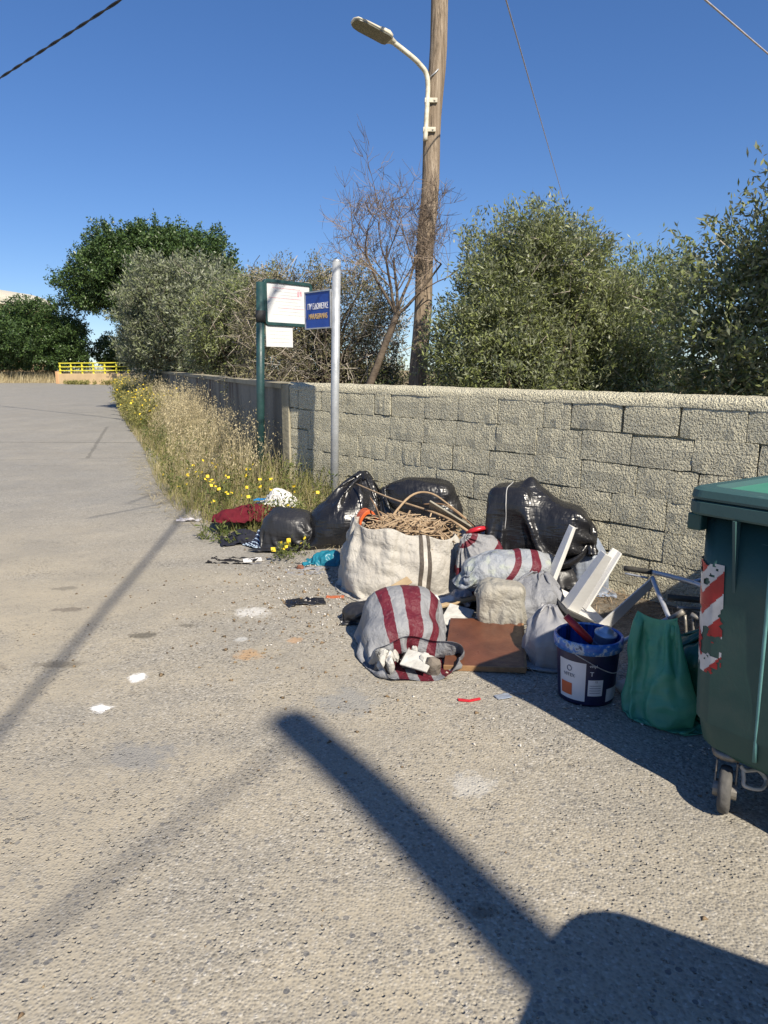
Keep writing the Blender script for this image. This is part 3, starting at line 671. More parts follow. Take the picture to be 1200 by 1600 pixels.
def tree(name, label, base, ells, nclump, per, cr, L, Wd, m, seed, trunk_r=.12, th=.8, nl=26, group=None, twigs=0, twig_m=None, **kw):
    rs = np.random.default_rng(seed); b = np.array(base, float)
    P, A, Nn, LL, WW, C = crown_leaves(rs, ells, nclump, per, cr, L, Wd, **kw)
    t = empty(name, base, 0, label, 'tree', group)
    link('crown', leaf_mesh('crown', P - b, A, Nn, LL, WW), m, t)
    mb = MB(); limbs(mb, rs, (0, 0, -.1), C - b, nl, trunk_r, th); mb.build('trunk', M_BARK, t, True)
    if twigs:
        mb = MB(); idx = rs.choice(len(C), twigs)
        for i in idx:
            p = Vector(C[i] - b); d = Vector(unit(rs.normal(size=3) + np.array((0, 0, -.1)))) * float(.25 + .5 * rs.random())
            mb.tube([p - d * .5, p + Vector(rs.normal(size=3) * .06), p + d * .5], [.006, .005, .002], 3, False)
        mb.build('dead_twigs', twig_m or M_PALET, t)['kind'] = 'stuff'
    return t
OLIVE = leafmat('olive_leaf', [(.07, .09, .028), (.155, .185, .058), (.26, .29, .11)], (.26, .28, .18), .42, .34)
OLIVE2 = leafmat('grey_olive_leaf', [(.08, .098, .045), (.135, .16, .078), (.20, .225, .115)], (.25, .265, .19), .45)
LIGHTOL = leafmat('young_olive_leaf', [(.08, .11, .032), (.14, .18, .058), (.20, .245, .09)], (.27, .30, .19), .42)
DARKL = leafmat('dark_evergreen_leaf', [(.022, .048, .012), (.042, .082, .02), (.08, .125, .035)], (.06, .10, .04), .38, .15)
MIDL = leafmat('mid_green_leaf', [(.03, .06, .018), (.055, .10, .03), (.09, .14, .045)], (.09, .13, .06), .42, .2)
SCRUB = leafmat('dry_scrub_leaf', [(.09, .10, .04), (.15, .145, .065), (.23, .21, .11)], (.18, .17, .10), .6)
GB = 'trees growing behind the block wall'
# bushy olive in the middle
tree('olive_tree', 'tall bushy olive tree with a rounded green crown right of the lamp pole', (1.75, 8.7, .3),
     [(1.55, 8.6, 1.55, .85, .8, 1.1), (2.25, 8.8, 1.5, .8, .8, 1.0), (1.65, 8.7, 2.55, .68, .65, .65), (1.25, 8.5, 2.0, .58, .55, .6), (2.05, 8.8, 2.75, .55, .55, .55), (1.8, 8.75, 3.0, .42, .4, .42), (1.25, 8.7, 2.75, .36, .3, .4), (2.5, 8.8, 2.3, .5, .5, .55), (.95, 8.5, 1.6, .4, .5, .7)], 1900, 58, .19, .064, .018, OLIVE, 11, .10, .7, 40, GB, low_cut=.8, spike=.5, twigs=120)
tree('olive_tree', 'lower pale green olive tree between the bushy olive and the dark leafy one', (3.3, 9.4, .3),
     [(3.1, 9.3, 1.9, .7, .7, 1.0), (3.45, 9.2, 2.45, .42, .5, .5), (2.75, 9.2, 2.1, .5, .5, .75), (3.2, 9.3, 1.2, 1.0, .7, .7), (2.75, 9.0, 1.3, .7, .6, .8)], 1150, 54, .19, .066, .018, LIGHTOL, 12, .09, .7, 30, GB, low_cut=.8, spike=.6, twigs=60)
tree('olive_tree', 'large leafy olive tree at the right end of the wall, with unseen crown added for shade', (4.6, 6.0, .2),
     [(4.0, 4.85, 2.95, .75, .6, .85), (4.5, 4.0, 3.4, .8, .7, .9), (3.75, 5.45, 2.5, .5, .5, .7), (3.25, 6.25, 2.25, .62, .6, .75), (3.5, 6.1, 1.5, 1.0, .6, .8), (3.75, 5.8, 2.6, .7, .7, .8), (4.7, 5.0, 2.9, 1.0, 1.0, 1.2), (5.4, 4.2, 3.2, 1.1, 1.0, 1.4), (4.3, 6.2, 3.2, .8, .8, .9), (5.6, 5.2, 3.9, 1.1, 1.1, 1.1), (5.2, 3.3, 3.0, .6, .7, 1.2), (2.95, 6.2, 1.75, .5, .5, .75)], 4200, 36, .16, .072, .023, OLIVE, 13, .13, .9, 46, GB, low_cut=1.0, spike=.9, twigs=160)  # leading lobes lie out of view, added to shade the foliage below
# shrubs low behind the wall
def shrub(name, label, base, ells, nclump, per, cr, L, Wd, m, seed, **kw):
    t = tree(name, label, base, ells, nclump, per, cr, L, Wd, m, seed, .035, .25, 12, None, **kw); t['category'] = 'shrub'; return t
shrub('green_shrub', 'bright green shrub at the foot of the leaning pole', (.25, 10.6, .4), [(.25, 10.6, 1.25, .75, .5, .55), (-.35, 10.9, 1.1, .6, .5, .6)], 300, 30, .14, .05, .02, LIGHTOL, 21, low_cut=.9)
shrub('green_shrub', 'dull olive shrub between the leaning pole and the bushy olive', (.95, 10.8, .4), [(.95, 10.8, 1.25, .45, .5, .5)], 160, 30, .14, .045, .016, SCRUB, 22, low_cut=.9)
# grey tangled scrub tree behind the signs
tree('scrub_tree', 'grey brown tangled scrub tree with dead twigs behind the signs', (-.75, 10.6, .4),
     [(-1.35, 10.9, 2.3, .72, .6, .85), (-.55, 10.8, 2.35, .75, .6, .8), (-.1, 10.7, 1.9, .48, .5, .85), (-1.1, 10.6, 1.5, 1.2, .7, .7), (-1.8, 11.2, 2.2, .5, .5, .85)], 1500, 28, .15, .05, .016, SCRUB, 14, .1, .9, 60, None, low_cut=.9, twigs=1700, twig_m=M_PALET)
# olives along the stained wall
tree('grey_olive_tree', 'broad grey green olive tree leaning over the stained concrete wall', (-5.6, 20.0, .5),
     [(-5.2, 19.5, 3.5, 1.25, 1.2, 1.15), (-6.2, 19.8, 3.1, 1.15, 1.2, 1.2), (-4.5, 18.6, 3.2, 1.0, 1.1, 1.0), (-6.5, 20.3, 2.3, 1.0, 1.0, 1.0), (-5.0, 19.2, 2.5, 1.5, 1.2, 1.0), (-5.9, 19.6, 4.0, .7, .7, .6), (-4.4, 18.3, 2.2, .9, .9, .9)], 2000, 30, .22, .11, .034, OLIVE2, 15, .16, 1.2, 44, None, low_cut=1.25, twigs=260)
tree('grey_olive_tree', 'smaller green olive tree between the broad grey olive and the scrub tree', (-2.9, 14.8, .5),
     [(-3.0, 14.8, 2.5, .85, .8, .95), (-2.45, 14.4, 2.7, .6, .7, .75), (-3.5, 15.2, 2.3, .6, .7, .8)], 900, 32, .18, .08, .025, OLIVE, 16, .12, 1.0, 34, None, low_cut=1.2, twigs=420)
# far trees
tree('carob_tree', 'huge dark green domed tree rising behind the grey olive', (-14.0, 47.5, 1.6),
     [(x * 1.22, y * 1.22, 1.5 + (z - 1.5) * 1.22, a * 1.22, b * 1.22, c * 1.22) for x, y, z, a, b, c in [(-12.3, 38.5, 7.0, 3.0, 2.6, 2.1), (-10.0, 38.5, 7.1, 2.5, 2.5, 1.8), (-14.7, 38.5, 6.4, 2.0, 2, 1.5), (-13.6, 38.5, 7.5, 2.2, 2, 1.4), (-11.7, 38.5, 7.9, 1.9, 2, 1.2), (-8.8, 38.3, 6.2, 1.6, 2, 1.4), (-15.2, 38.3, 5.6, 1.3, 1.3, .8), (-12.5, 38.5, 5.2, 2.4, 2, .9)]], 3000, 46, .40, .17, .09, DARKL, 17, .3, 3.4, 26, None, up=.3, hang=.2)
tree('round_tree', 'round dark green tree left of the yellow railing', (-22.6, 49, 1.9),
     [(-22.4, 48, 4.1, 2.8, 2.2, 2.5), (-24.8, 48, 4.0, 2.4, 2.2, 2.3), (-21.0, 48, 3.3, 1.6, 1.6, 1.8), (-27, 48.5, 3.9, 2.2, 2, 2.1)], 2300, 44, .34, .15, .08, DARKL, 18, .25, 1.4, 20, None, up=.2, hang=.3, low_cut=1.95)
tree('small_tree', 'small mid green tree behind the yellow railing', (-18.7, 50, 1.9),
     [(-18.9, 50, 3.1, 1.0, 1, 1.2), (-18.0, 50, 2.6, 1.1, 1, 1.1), (-17, 50.5, 2.4, 1.3, 1, .9)], 420, 22, .3, .19, .1, MIDL, 19, .12, .8, 14, None, low_cut=1.8)
tree('small_tree', 'pale olive bush between the yellow railing and the wall end', (-13.6, 40.6, 1.2),
     [(-13.9, 40.6, 2.9, .9, .9, 1.3), (-13.0, 40.2, 2.6, 1.1, .9, 1.1), (-12.0, 39, 2.5, 1.3, 1, 1.1)], 360, 22, .28, .17, .06, OLIVE2, 20, .12, .8, 14, None, low_cut=1.5)
# bare tree in front of and beside the leaning pole
def bare(label, base, seed):
    rs = np.random.default_rng(seed); t = empty('bare_tree', base, 0, label, 'tree'); tr = MB(); tw = MB()
    def grow(p, d, ln, r, lev):
        n = 5; P = [p]; q = p.copy(); dd = d.copy()
        for i in range(n):
            dd = (dd + Vector(rs.normal(size=3) * .13) + Vector((0, 0, .05))).normalized(); q = q + dd * ln / n; P.append(q.copy())
        (tr if r > .012 else tw).tube(P, list(np.linspace(r, r * .55, n + 1)), 6 if r > .012 else 3, False)
        if lev == 0: return
        for k in range([0, 5, 5, 4, 3][lev]):
            i = int(rs.integers(2, n + 1)); nd = (dd * .75 + Vector(rs.normal(size=3) * .55) + Vector((0, 0, .12))).normalized()
            grow(P[i], nd, ln * (.55 + .25 * rs.random()), max(r * .5, .0028), lev - 1)
    f = Vector((.44, -.05, 1.85)); tr.tube(smooth_path([(0, 0, -.2), (.02, .02, .7), (.2, 0, 1.25), f], 5), list(np.linspace(.06, .04, 16)), 8)
    for d in ((-.15, .0, 1), (.3, -.12, .9), (.85, .05, .7), (-.45, .1, .85), (.15, .1, 1)): grow(f, Vector(d).normalized(), .68 + .2 * rs.random(), .022, 4)
    tr.build('trunk', M_BARK, t, True); tw.build('crown', M_TWIG, t)
    return t
bare('leafless tree with fine reddish twigs entwined with the leaning pole', (-.28, 9.3, .4), 5)
# ------------------------------------------------------------ verge: dry grass, flowering weeds
def blades(name, P, H, lean, Wd, m, rs, seeds=None, nseg=3):
    n = len(P); a = rs.random(n) * 2 * math.pi; d = np.stack([np.cos(a), np.sin(a), np.zeros(n)], 1); s = np.stack([-np.sin(a + .6), np.cos(a + .6), np.zeros(n)], 1)
    lv = (lean * (.3 + 1.2 * rs.random(n)))[:, None]; V = []
    for k in range(nseg + 1):
        t = k / nseg; c = P + d * (lv * H[:, None] * t ** 1.8) + np.array((0, 0, 1)) * (H * (t - .25 * lv[:, 0] * t ** 2.2))[:, None]; w = (Wd * (1 - t * .85))[:, None] * .5
        V += [c - s * w, c + s * w]
    V = np.stack(V, 1); m_ = 2 * (nseg + 1); b = (np.arange(n) * m_)[:, None, None]
    F = (b + np.array([(2 * k, 2 * k + 1, 2 * k + 3, 2 * k + 2) for k in range(nseg)])[None]).reshape(-1, 4)
    return npmesh(name, V.reshape(-1, 3), F), V[:, -2:]
def verge_pts(rs, n, y0, y1, p=1.6, q0=.0, q1=None):
    y = y0 + (y1 - y0) * rs.random(n) ** p
    xr = np.interp(y, _ey, _ex); sw = (y - WC[1]) / LD[1]; xw = np.where(y > WC[1], WC[0] + LD[0] * sw, WA[0] + (y - WA[1]) * WL[0] / WL[1])
    f = rs.random(n); f = q0 + f * ((1 if q1 is None else q1) - q0)
    x = xr - .12 + (xw - .06 - xr + .12) * f
    return np.column_stack([x, y, gz(x, y) - .03]), f
STRAW = leafmat('dry_straw', [(.27, .22, .12), (.42, .35, .20), (.56, .49, .32)], None, .8, .3)
GRASSG = leafmat('greenish_grass', [(.13, .145, .04), (.22, .22, .07), (.30, .27, .10)], None, .7, .3)
YELF = plain('yellow_petal', (.75, .55, .03), (.65, .45, .02), 20, .6)
WEEDL = leafmat('weed_leaf', [(.05, .075, .02), (.09, .12, .03), (.15, .16, .05)], None, .6, .3)
rs = np.random.default_rng(31)
P, f = verge_pts(rs, 15000, 6.4, 33, 1.9); pk = vn(P * np.array((1.1, .7, 0)) + 3.3)
keep = rs.random(len(P)) < np.clip(2.6 * pk - .55, .06, 1); P, f, pk = P[keep], f[keep], pk[keep]
H = (.16 + .76 * sstep(.1, .7, f) * rs.random(len(P)) ** .7) * (.6 + .7 * pk) * (1 - .62 * sstep(5.2, 6.6, -P[:, 1] + 13.6) )
me, tips = blades('dry_grass', P, H, .42, np.full(len(P), .0055) + .0035 * sstep(9, 20, P[:, 1]) * 2, STRAW, rs)
tag(link('dry_grass', me, STRAW), 'tall dry straw grass filling the verge below the stained wall', 'grass', kind='stuff')
sel = np.where((H > .40) & (rs.random(len(H)) < .55))[0]; k = np.repeat(sel, 8); n = len(k)
Q = tips.mean(1)[k] + rs.normal(size=(n, 3)) * np.array((.022, .022, .05)) - np.array((0, 0, .02)); A = rs.normal(size=(n, 3)) * .5 - np.array((0, 0, .6))
tag(link('grass_seed_heads', leaf_mesh('grass_seed_heads', Q, A, rs.normal(size=(n, 3)), np.full(n, .034), np.full(n, .010)), STRAW), 'drooping straw seed heads on the tall verge grass', 'grass', kind='stuff')
P, f = verge_pts(rs, 12000, 6.0, 30, 1.7); H = .10 + .42 * rs.random(len(P)) * (.4 + .8 * f)
me, _ = blades('green_grass', P, H, .6, np.full(len(P), .006) + .005 * sstep(9, 20, P[:, 1]), GRASSG, rs)
tag(link('green_grass', me, GRASSG), 'greenish half dry grass low in the verge', 'grass', kind='stuff')
# flattened straw litter at the road edge
P, f = verge_pts(rs, 2600, 5.9, 12, 1.3, -.18, .5); n = len(P); P[:, 2] = gz(P[:, 0], P[:, 1]) + .004 + .02 * rs.random(n); A = rs.normal(size=(n, 3)); A[:, 2] *= .12
tag(link('straw_litter', leaf_mesh('straw_litter', P, A, np.tile((0, 0, 1.), (n, 1)), .06 + .22 * rs.random(n), np.full(n, .005)), STRAW), 'flattened broken straw lying along the road edge', 'straw', kind='stuff')
def weeds(name, label, P, h, m, seed, nleaf, L, Wd, fl, flsize, cat='weeds'):
    """each point is a leafy stem with flower heads"""
    rs = np.random.default_rng(seed); n = len(P); hh = h * (.55 + .6 * rs.random(n)); k = np.repeat(np.arange(n), nleaf); t = rs.random(len(k))
    off = rs.normal(size=(n, 3)) * np.array((.25, .25, 0)); Q = P[k] + off[k] * (t ** 1.3)[:, None] * hh[k][:, None] + np.array((0, 0, 1)) * (t * hh[k])[:, None] + rs.normal(size=(len(k), 3)) * .025
    A = rs.normal(size=(len(k), 3)) + np.array((0, 0, .7)); t_ = leaf_mesh(name, Q, A, rs.normal(size=(len(k), 3)) + np.array((0, 0, .8)), L * (.6 + .8 * rs.random(len(k))), np.full(len(k), Wd))
    o = tag(link(name, t_, m), label, cat, kind='stuff')
    if fl:
        k = np.repeat(np.arange(n), fl); c = P[k] + off[k] * hh[k][:, None] + np.array((0, 0, 1)) * (hh[k] * (.85 + .3 * rs.random(len(k))))[:, None] + rs.normal(size=(len(k), 3)) * np.array((.05, .05, .02))
        V = []; F = []
        for i, p in enumerate(c):
            nrm = unit(rs.normal(size=3) * .5 + np.array((-.1, -.5, .9))); a = unit(np.cross(nrm, (1, .3, 0))); b = np.cross(nrm, a); r_ = flsize * (.7 + .6 * rs.random())
            bi = len(V); V.append(p + nrm * r_ * .3); V += [p + (a * math.cos(q * math.pi / 4) + b * math.sin(q * math.pi / 4)) * r_ * (1 if q % 2 else .75) for q in range(8)]
            F += [(bi, bi + 1 + q, bi + 1 + (q + 1) % 8) for q in range(8)]
        fo = link('flower_heads', npmesh('flower_heads', V, F), YELF, o); fo['kind'] = 'stuff'
    return o
P, f = verge_pts(rs, 420, 14.5, 31, 1.1, .02, .75); weeds('flowering_bushes', 'dense yellow flowered weeds at the far end of the verge', P, .62, GRASSG, 33, 64, .085, .02, 1, .022)
P, f = verge_pts(rs, 32, 6.5, 8.6, 1.0, .05, .7); weeds('flowering_weeds', 'green weeds with yellow daisies in front of the dry grass', P, .28, WEEDL, 34, 26, .05, .014, 2, .020)
P, f = verge_pts(rs, 210, 6.2, 15, 1.2, .05, 1); weeds('leafy_weeds', 'low green leafy weeds among the dry grass by the posts', P, .38, WEEDL, 35, 30, .05, .016, 0, .02)
x = rs.uniform(-.9, -.66, 9); y = rs.uniform(5.55, 5.85, 9); weeds('flowering_weed', 'small yellow flowered weed growing in front of the tied black bag', np.column_stack([x, y, np.zeros(9)]), .16, WEEDL, 36, 30, .04, .012, 1, .02)
x = rs.uniform(-1.7, -1.25, 14); y = rs.uniform(6.2, 6.5, 14); weeds('leafy_weeds', 'dusty green weeds under the dark red cloth', np.column_stack([x, y, gz(x, y) - .02]), .14, WEEDL, 37, 30, .05, .015, 0, .02)
# dry grass bank and weeds beyond the road end
n = 5000; x = rs.uniform(-34, -18.5, n); y = 46.2 + 3.2 * rs.random(n); P = np.column_stack([x, y, gz(x, y) - .05])
me, _ = blades('bank_grass', P, .3 + .5 * rs.random(n), .5, np.full(n, .03), STRAW, rs); tag(link('bank_grass', me, STRAW), 'dry yellow grass bank beyond the end of the road', 'grass', kind='stuff')
x = rs.uniform(-19, -13.5, 60); y = 43.4 - (x + 19.2) * .4 - rs.random(60) * .5; weeds('parapet_weeds', 'rusty green weeds along the foot of the railing parapet', np.column_stack([x, y - .3, gz(x, y - .3)]), .2, GRASSG, 38, 24, .14, .05, 0, .03)
# ============================================================ sacks and bags: position based cloth settled over their contents
def _proj(A, B, rest, ks, kc):
    d = B - A; l = np.sqrt((d * d).sum(-1, keepdims=True)) + 1e-9; e = l - rest
    c = d * (np.where(e > 0, ks, kc) * .5 * e / l); A += c; B -= c
def _pair(P, ax, rest, ks, kc, per, step=1):
    """edges along axis ax with given step, Gauss-Seidel in disjoint slices"""
    n = P.shape[ax]
    for off in range(2 * step):
        if off >= step and not True: continue
        i = np.arange(n)[(np.arange(n) % (2 * step)) == off]; j = i + step
        if per: j = j % n
        else: ok = j < n; i, j = i[ok], j[ok]
        if len(i) == 0: continue
        if ax == 0: A, B = P[i], P[j]; _proj(A, B, rest, ks, kc); P[i] = A; P[j] = B
        else: A, B = P[:, i], P[:, j]; _proj(A, B, rest, ks, kc); P[:, i] = A; P[:, j] = B
def _diag(P, rest, ks, kc, per):
    nv, nu = P.shape[:2]
    for sgn in (1, -1):
        for o in (0, 1):
            r = np.arange(o, nv - 1, 2)
            if per:
                c = np.arange(nu); c2 = (c + sgn) % nu
            else:
                c = np.arange(nu - 1) + (0 if sgn > 0 else 1); c2 = c + sgn
            A = P[r][:, c]; B = P[r + 1][:, c2]; _proj(A, B, rest, ks, kc)
            P[np.ix_(r, c)] = A; P[np.ix_(r + 1, c2)] = B
def settle(P, du, dv, per, solids, steps, seed, seam=(False, False), gather=None, grav=.0016, pressure=0, bend=.12, iters=5, ground=0., pins=None, floor=None):
    rs = np.random.default_rng(seed); Vv = np.zeros_like(P); nv, nu = P.shape[:2]; dg = math.hypot(du, dv)
    P = P + rs.normal(size=P.shape) * .004
    mirror = (nu - np.arange(nu)) % nu
    for st in range(steps):
        Vv *= .90; Vv[..., 2] -= grav
        if pressure:
            a = np.roll(P, -1, 1) - np.roll(P, 1, 1); b = np.gradient(P, axis=0); n_ = np.cross(a, b); n_ /= np.linalg.norm(n_, axis=-1, keepdims=True) + 1e-9; Vv += n_ * pressure
        Q = P.copy(); P = P + Vv
        for it in range(iters):
            _pair(P, 1, du, 1, .55, per); _pair(P, 0, dv, 1, .55, False); _diag(P, dg, .7, .25, per)
            if bend: _pair(P, 1, 2 * du, .2, bend, per, 2); _pair(P, 0, 2 * dv, .2, bend, False, 2)
            for k, e in ((0, seam[0]), (-1, seam[1])):
                if e: m = (P[k] + P[k][mirror]) / 2; P[k] = m
            if gather is not None:
                g, gr, row = gather; c = np.asarray(g); d = P[row] - c; l = np.linalg.norm(d, axis=-1, keepdims=True) + 1e-9; P[row] = c + d * np.minimum(1, gr / l)
            for s in solids:
                c = np.array(s[:3]); r_ = np.array(s[3:6]); ex = s[6] if len(s) > 6 else 2
                d = (P - c) / r_; l = ((np.abs(d) ** ex).sum(-1, keepdims=True)) ** (1 / ex); hit = l < 1
                P = np.where(hit, c + d / np.maximum(l, .05) * r_, P)
            fl = ground if floor is None else floor(P[..., 0], P[..., 1])
            low = P[..., 2] < fl + .003
            P[..., 2] = np.where(low, fl + .003, P[..., 2])
            if pins is not None: P[pins[0]] = pins[1]
        Vv = P - Q
        Vv[low] *= .3
    return P
def tube_init(c, axis, r1, r2, length, nu, nv, upv=(0, 0, 1)):
    a = np.array(axis, float); a /= np.linalg.norm(a); u = np.array(upv, float); u -= a * u.dot(a); u /= np.linalg.norm(u); w = np.cross(a, u)
    th = np.arange(nu) / nu * 2 * math.pi; v = np.linspace(-.5, .5, nv)
    return np.array(c)[None, None] + a * (v * length)[:, None, None] + (w * r1)[None, None] * np.cos(th)[None, :, None] + (u * r2)[None, None] * np.sin(th)[None, :, None]
def tube_mesh(name, P):
    nv, nu = P.shape[:2]; V = np.concatenate([P, P[:, :1]], 1).reshape(-1, 3); n = nu + 1
    i = (np.arange(nv - 1)[:, None] * n + np.arange(nu)[None]).ravel(); F = np.stack([i, i + 1, i + n + 1, i + n], 1)
    uv = np.stack(np.broadcast_arrays(np.linspace(0, 1, n)[None, :], np.linspace(0, 1, nv)[:, None]), -1).reshape(-1, 2)
    me = npmesh(name, V, F, True, uv); return me
def weld_sub(o, lv=1):
    w = o.modifiers.new('weld', 'WELD'); w.merge_threshold = .0008
    s = o.modifiers.new('sub', 'SUBSURF'); s.levels = lv; s.render_levels = lv
def folded(P, per, amp, fu, fv, seed):
    nv, nu = P.shape[:2]
    a = (np.roll(P, -1, 1) - np.roll(P, 1, 1)) if per else np.gradient(P, axis=1); b = np.gradient(P, axis=0); n_ = np.cross(a, b); n_ /= np.linalg.norm(n_, axis=-1, keepdims=True) + 1e-9
    th = np.arange(nu) / nu * 2 * math.pi; v = np.linspace(0, 1, nv)
    C = np.stack([fu / 6.3 * np.cos(th)[None, :] + 0 * v[:, None], fu / 6.3 * np.sin(th)[None, :] + 0 * v[:, None], fv * v[:, None] + 0 * th[None, :]], -1) if per else np.stack(np.broadcast_arrays(fu * np.linspace(0, 1, nu)[None, :], fv * v[:, None], 0. * v[:, None] + 0 * th[None, :]), -1)
    w = (vn(C * .6 + seed * 3.1) - .5)[..., None] * np.array((1.6, -1.2, 1.4)); C = C + w
    r1 = 1 - 2 * np.abs(vn(C + seed * 1.7 + 40) - .5); r2 = 1 - 2 * np.abs(vn(C * 2.1 + seed * 2.3 + 11) - .5)
    d = amp * ((r1 ** 3 - .35) + .5 * (r2 ** 3 - .35)); env = np.minimum(1, np.minimum(np.arange(nv), np.arange(nv)[::-1]) / 3.)
    return P + n_ * (d * (env[:, None] if per else 1))[..., None]
def bag(name, label, cat, group, m, loc, rz, circ, length, axis, centre, solids, seed, seam=(True, False), gather=None, mouth_tuft=True, nu=72, nv=46, steps=70, sq=1., parent=None, z0=0, thick=0, lumps=14, fold=.016, fu=11, fv=2.8, **kw):
    r = circ / (2 * math.pi); P = tube_init(centre, axis, r * sq, r * (2 - sq), length, nu, nv, (0, 0, 1) if abs(axis[2]) < .9 else (0, 1, 0))
    g_ = np.random.default_rng(seed + 100); extra = []
    for k in range(lumps):
        s = solids[g_.integers(len(solids))]; d = unit(g_.normal(size=3)); rr0 = np.array(s[3:6]); c_ = np.array(s[:3]) + d * rr0 * .86; r0 = min(rr0) * (.22 + .22 * g_.random())
        if c_[2] - r0 > .0: extra.append((*c_, r0, r0 * (.6 + .5 * g_.random()), r0))
    P = settle(P, circ / nu, length / nv, True, list(solids) + extra, steps, seed, seam, gather, **kw)
    P = folded(P, True, -fold, fu, fv, seed); P[..., 2] = np.maximum(P[..., 2], .002)
    o = link(name, tube_mesh(name, P), m, parent, loc, (0, 0, rz)); tag(o, label, cat, group); weld_sub(o)
    if thick: s = o.modifiers.new('thick', 'SOLIDIFY'); s.thickness = thick; s.offset = -1
    return o, P
BLACK = plastic_bag('black_plastic_film', (.010, .010, .012), .26, .005, 0, (.016, .016, .018)); BLACKM = plastic_bag('dull_black_plastic', (.022, .022, .025), .40, .004)
def woven(name, base, base2, stripe=None, bands=(), use='v', speck=None):
    t = NT(name); uvn = t.n('ShaderNodeUVMap'); sep = t.n('ShaderNodeSeparateXYZ'); t.l(uvn.outputs[0], sep.inputs[0]); co = t.co()
    c = t.mix(t.ramp(t.noise(co, 6, 5), [(.35, 0), (.65, 1)]), base, base2)
    if speck: c = t.mix(t.ramp(t.noise(co, 16, 3), [(.55, 0), (.68, .5)]), c, speck)
    ax = sep.outputs[1] if use == 'v' else sep.outputs[0]
    wob = t.math('MULTIPLY_ADD', t.noise(co, 25, 2), .006, -.003); ax = t.math('ADD', ax, wob)
    for a, b in bands:
        k = t.math('MULTIPLY', t.math('GREATER_THAN', ax, a), t.math('LESS_THAN', ax, b)); k = t.math('MULTIPLY', k, t.ramp(t.noise(co, 40, 3), [(.25, .7), (.4, 1)]))
        c = t.mix(k, c, stripe)
    w = t.n('ShaderNodeTexWave', wave_type='BANDS'); mp = t.n('ShaderNodeMapping'); t.l(uvn.outputs[0], mp.inputs[0]); mp.inputs['Rotation'].default_value = (0, 0, .8); t.l(mp.outputs[0], w.inputs[0]); w.inputs['Scale'].default_value = 90
    cr = t.math('ADD', t.math('ABSOLUTE', t.math('SUBTRACT', t.noise(co, 11, 4, .6), .5)), t.math('MULTIPLY', t.math('ABSOLUTE', t.math('SUBTRACT', t.noise(t.co(scale=(1.6, 1, .8)), 4.5, 2, .5), .5)), 2.2))
    nm = t.bump(w.outputs[1], .0012, .4); nm = t.bump(cr, .03, .95, nm)
    m = t.done(c, .5, nm, spec=.35)
    tr = t.n('ShaderNodeBsdfTranslucent'); t.l(c, tr.inputs[0]); mx = t.n('ShaderNodeMixShader'); mx.inputs[0].default_value = .12
    t.l(t.p.outputs[0], mx.inputs[1]); t.l(tr.outputs[0], mx.inputs[2]); t.l(mx.outputs[0], t.o.inputs[0]); return m
DR = (.125, .016, .028)
STR_L = woven('striped_woven_sack', (.27, .275, .29), (.22, .225, .24), DR, ((.15, .185), (.225, .275), (.31, .345), (.65, .685), (.725, .775), (.81, .845)), 'u')
STR_F = woven('striped_woven_sack_bluish', (.34, .35, .36), (.25, .28, .33), DR, ((.58, .63), (.70, .76)), 'v', (.42, .46, .34))
STR_E = woven('striped_woven_sack_grey', (.31, .305, .305), (.25, .25, .26), DR, ((.35, .41), (.56, .65), (.82, .87)), 'v')
WHITE_S = woven('white_woven_sack', (.46, .435, .39), (.39, .365, .325)); CREAM_S = woven('cream_sack', (.38, .355, .30), (.30, .285, .245)); GREY_S = woven('grey_sack', (.26, .265, .285), (.2, .205, .22))
GB1 = 'black rubbish bags heaped in the pile'
# black bag with a pointed top, left part of the pile
zA = g1(-.3, 6.1)
bag('rubbish_bag', 'tall shiny black rubbish bag with a pointed top left of the white sack', 'rubbish bag', GB1, BLACK, (-.28, 6.12, zA - .07), R(12), 2.15, 1.0, (.18, .1, 1), (0.02, 0, .42),
    [(-.06, 0, .21, .31, .27, .22), (.05, .04, .37, .22, .2, .18), (.1, .05, .5, .1, .1, .1), (-.2, -.08, .14, .15, .16, .13)], 1, gather=((.11, .05, .645), .025, slice(-7, -5)), steps=80)
bag('rubbish_bag', 'small dull black rubbish bag tied with a white string', 'rubbish bag', GB1, BLACKM, (-.81, 6.12, g1(-.81, 6.12) - .02), R(-15), 1.55, .85, (.75, .1, .6), (0, 0, .2),
    [(-.02, 0, .16, .24, .2, .17, 2.6), (-.12, .02, .2, .13, .15, .13)], 2, gather=((.23, -.06, .24), .02, slice(-7, -5)), steps=70)
bag('rubbish_bag', 'flat topped black rubbish bag leaning against the block wall', 'rubbish bag', GB1, BLACK, (.33, 6.0, 0), R(-12), 2.0, .95, (1, .05, -.1), (.02, 0, .5),
    [(-.05, 0, .24, .30, .17, .28), (.0, 0, .46, .30, .16, .185, 3), (.2, 0, .36, .17, .15, .2)], 3, gather=((-.33, -.04, .56), .03, slice(-6, -4)), steps=70)
bD, PD = bag('rubbish_bag', 'biggest black rubbish bag propped high against the block wall', 'rubbish bag', GB1, BLACK, (1.06, 4.93, .0), R(-28), 2.2, 1.05, (1, 0, -.25), (.0, 0, .50),
    [(-.15, 0, .50, .17, .17, .25, 5), (.15, .02, .45, .24, .18, .19, 2.4), (-.03, .02, .69, .07, .08, .13), (.02, .02, .36, .26, .17, .14, 2.5)], 4, gather=((.40, .0, .40), .05, slice(-6, -3)), steps=90, ground=.2)
sv_ = [i for i in range(72) if PD[11, i, 1] < .02]; sv_.sort(key=lambda i: PD[11, i, 2])
MB().tube([PD[11, i] + np.array((-.002, -.004, .0)) for i in sv_], .0035, 5, False).build('drawstring', plain('pale_drawstring', (.45, .44, .42), (.3, .3, .3), 20, .6), bD, True)
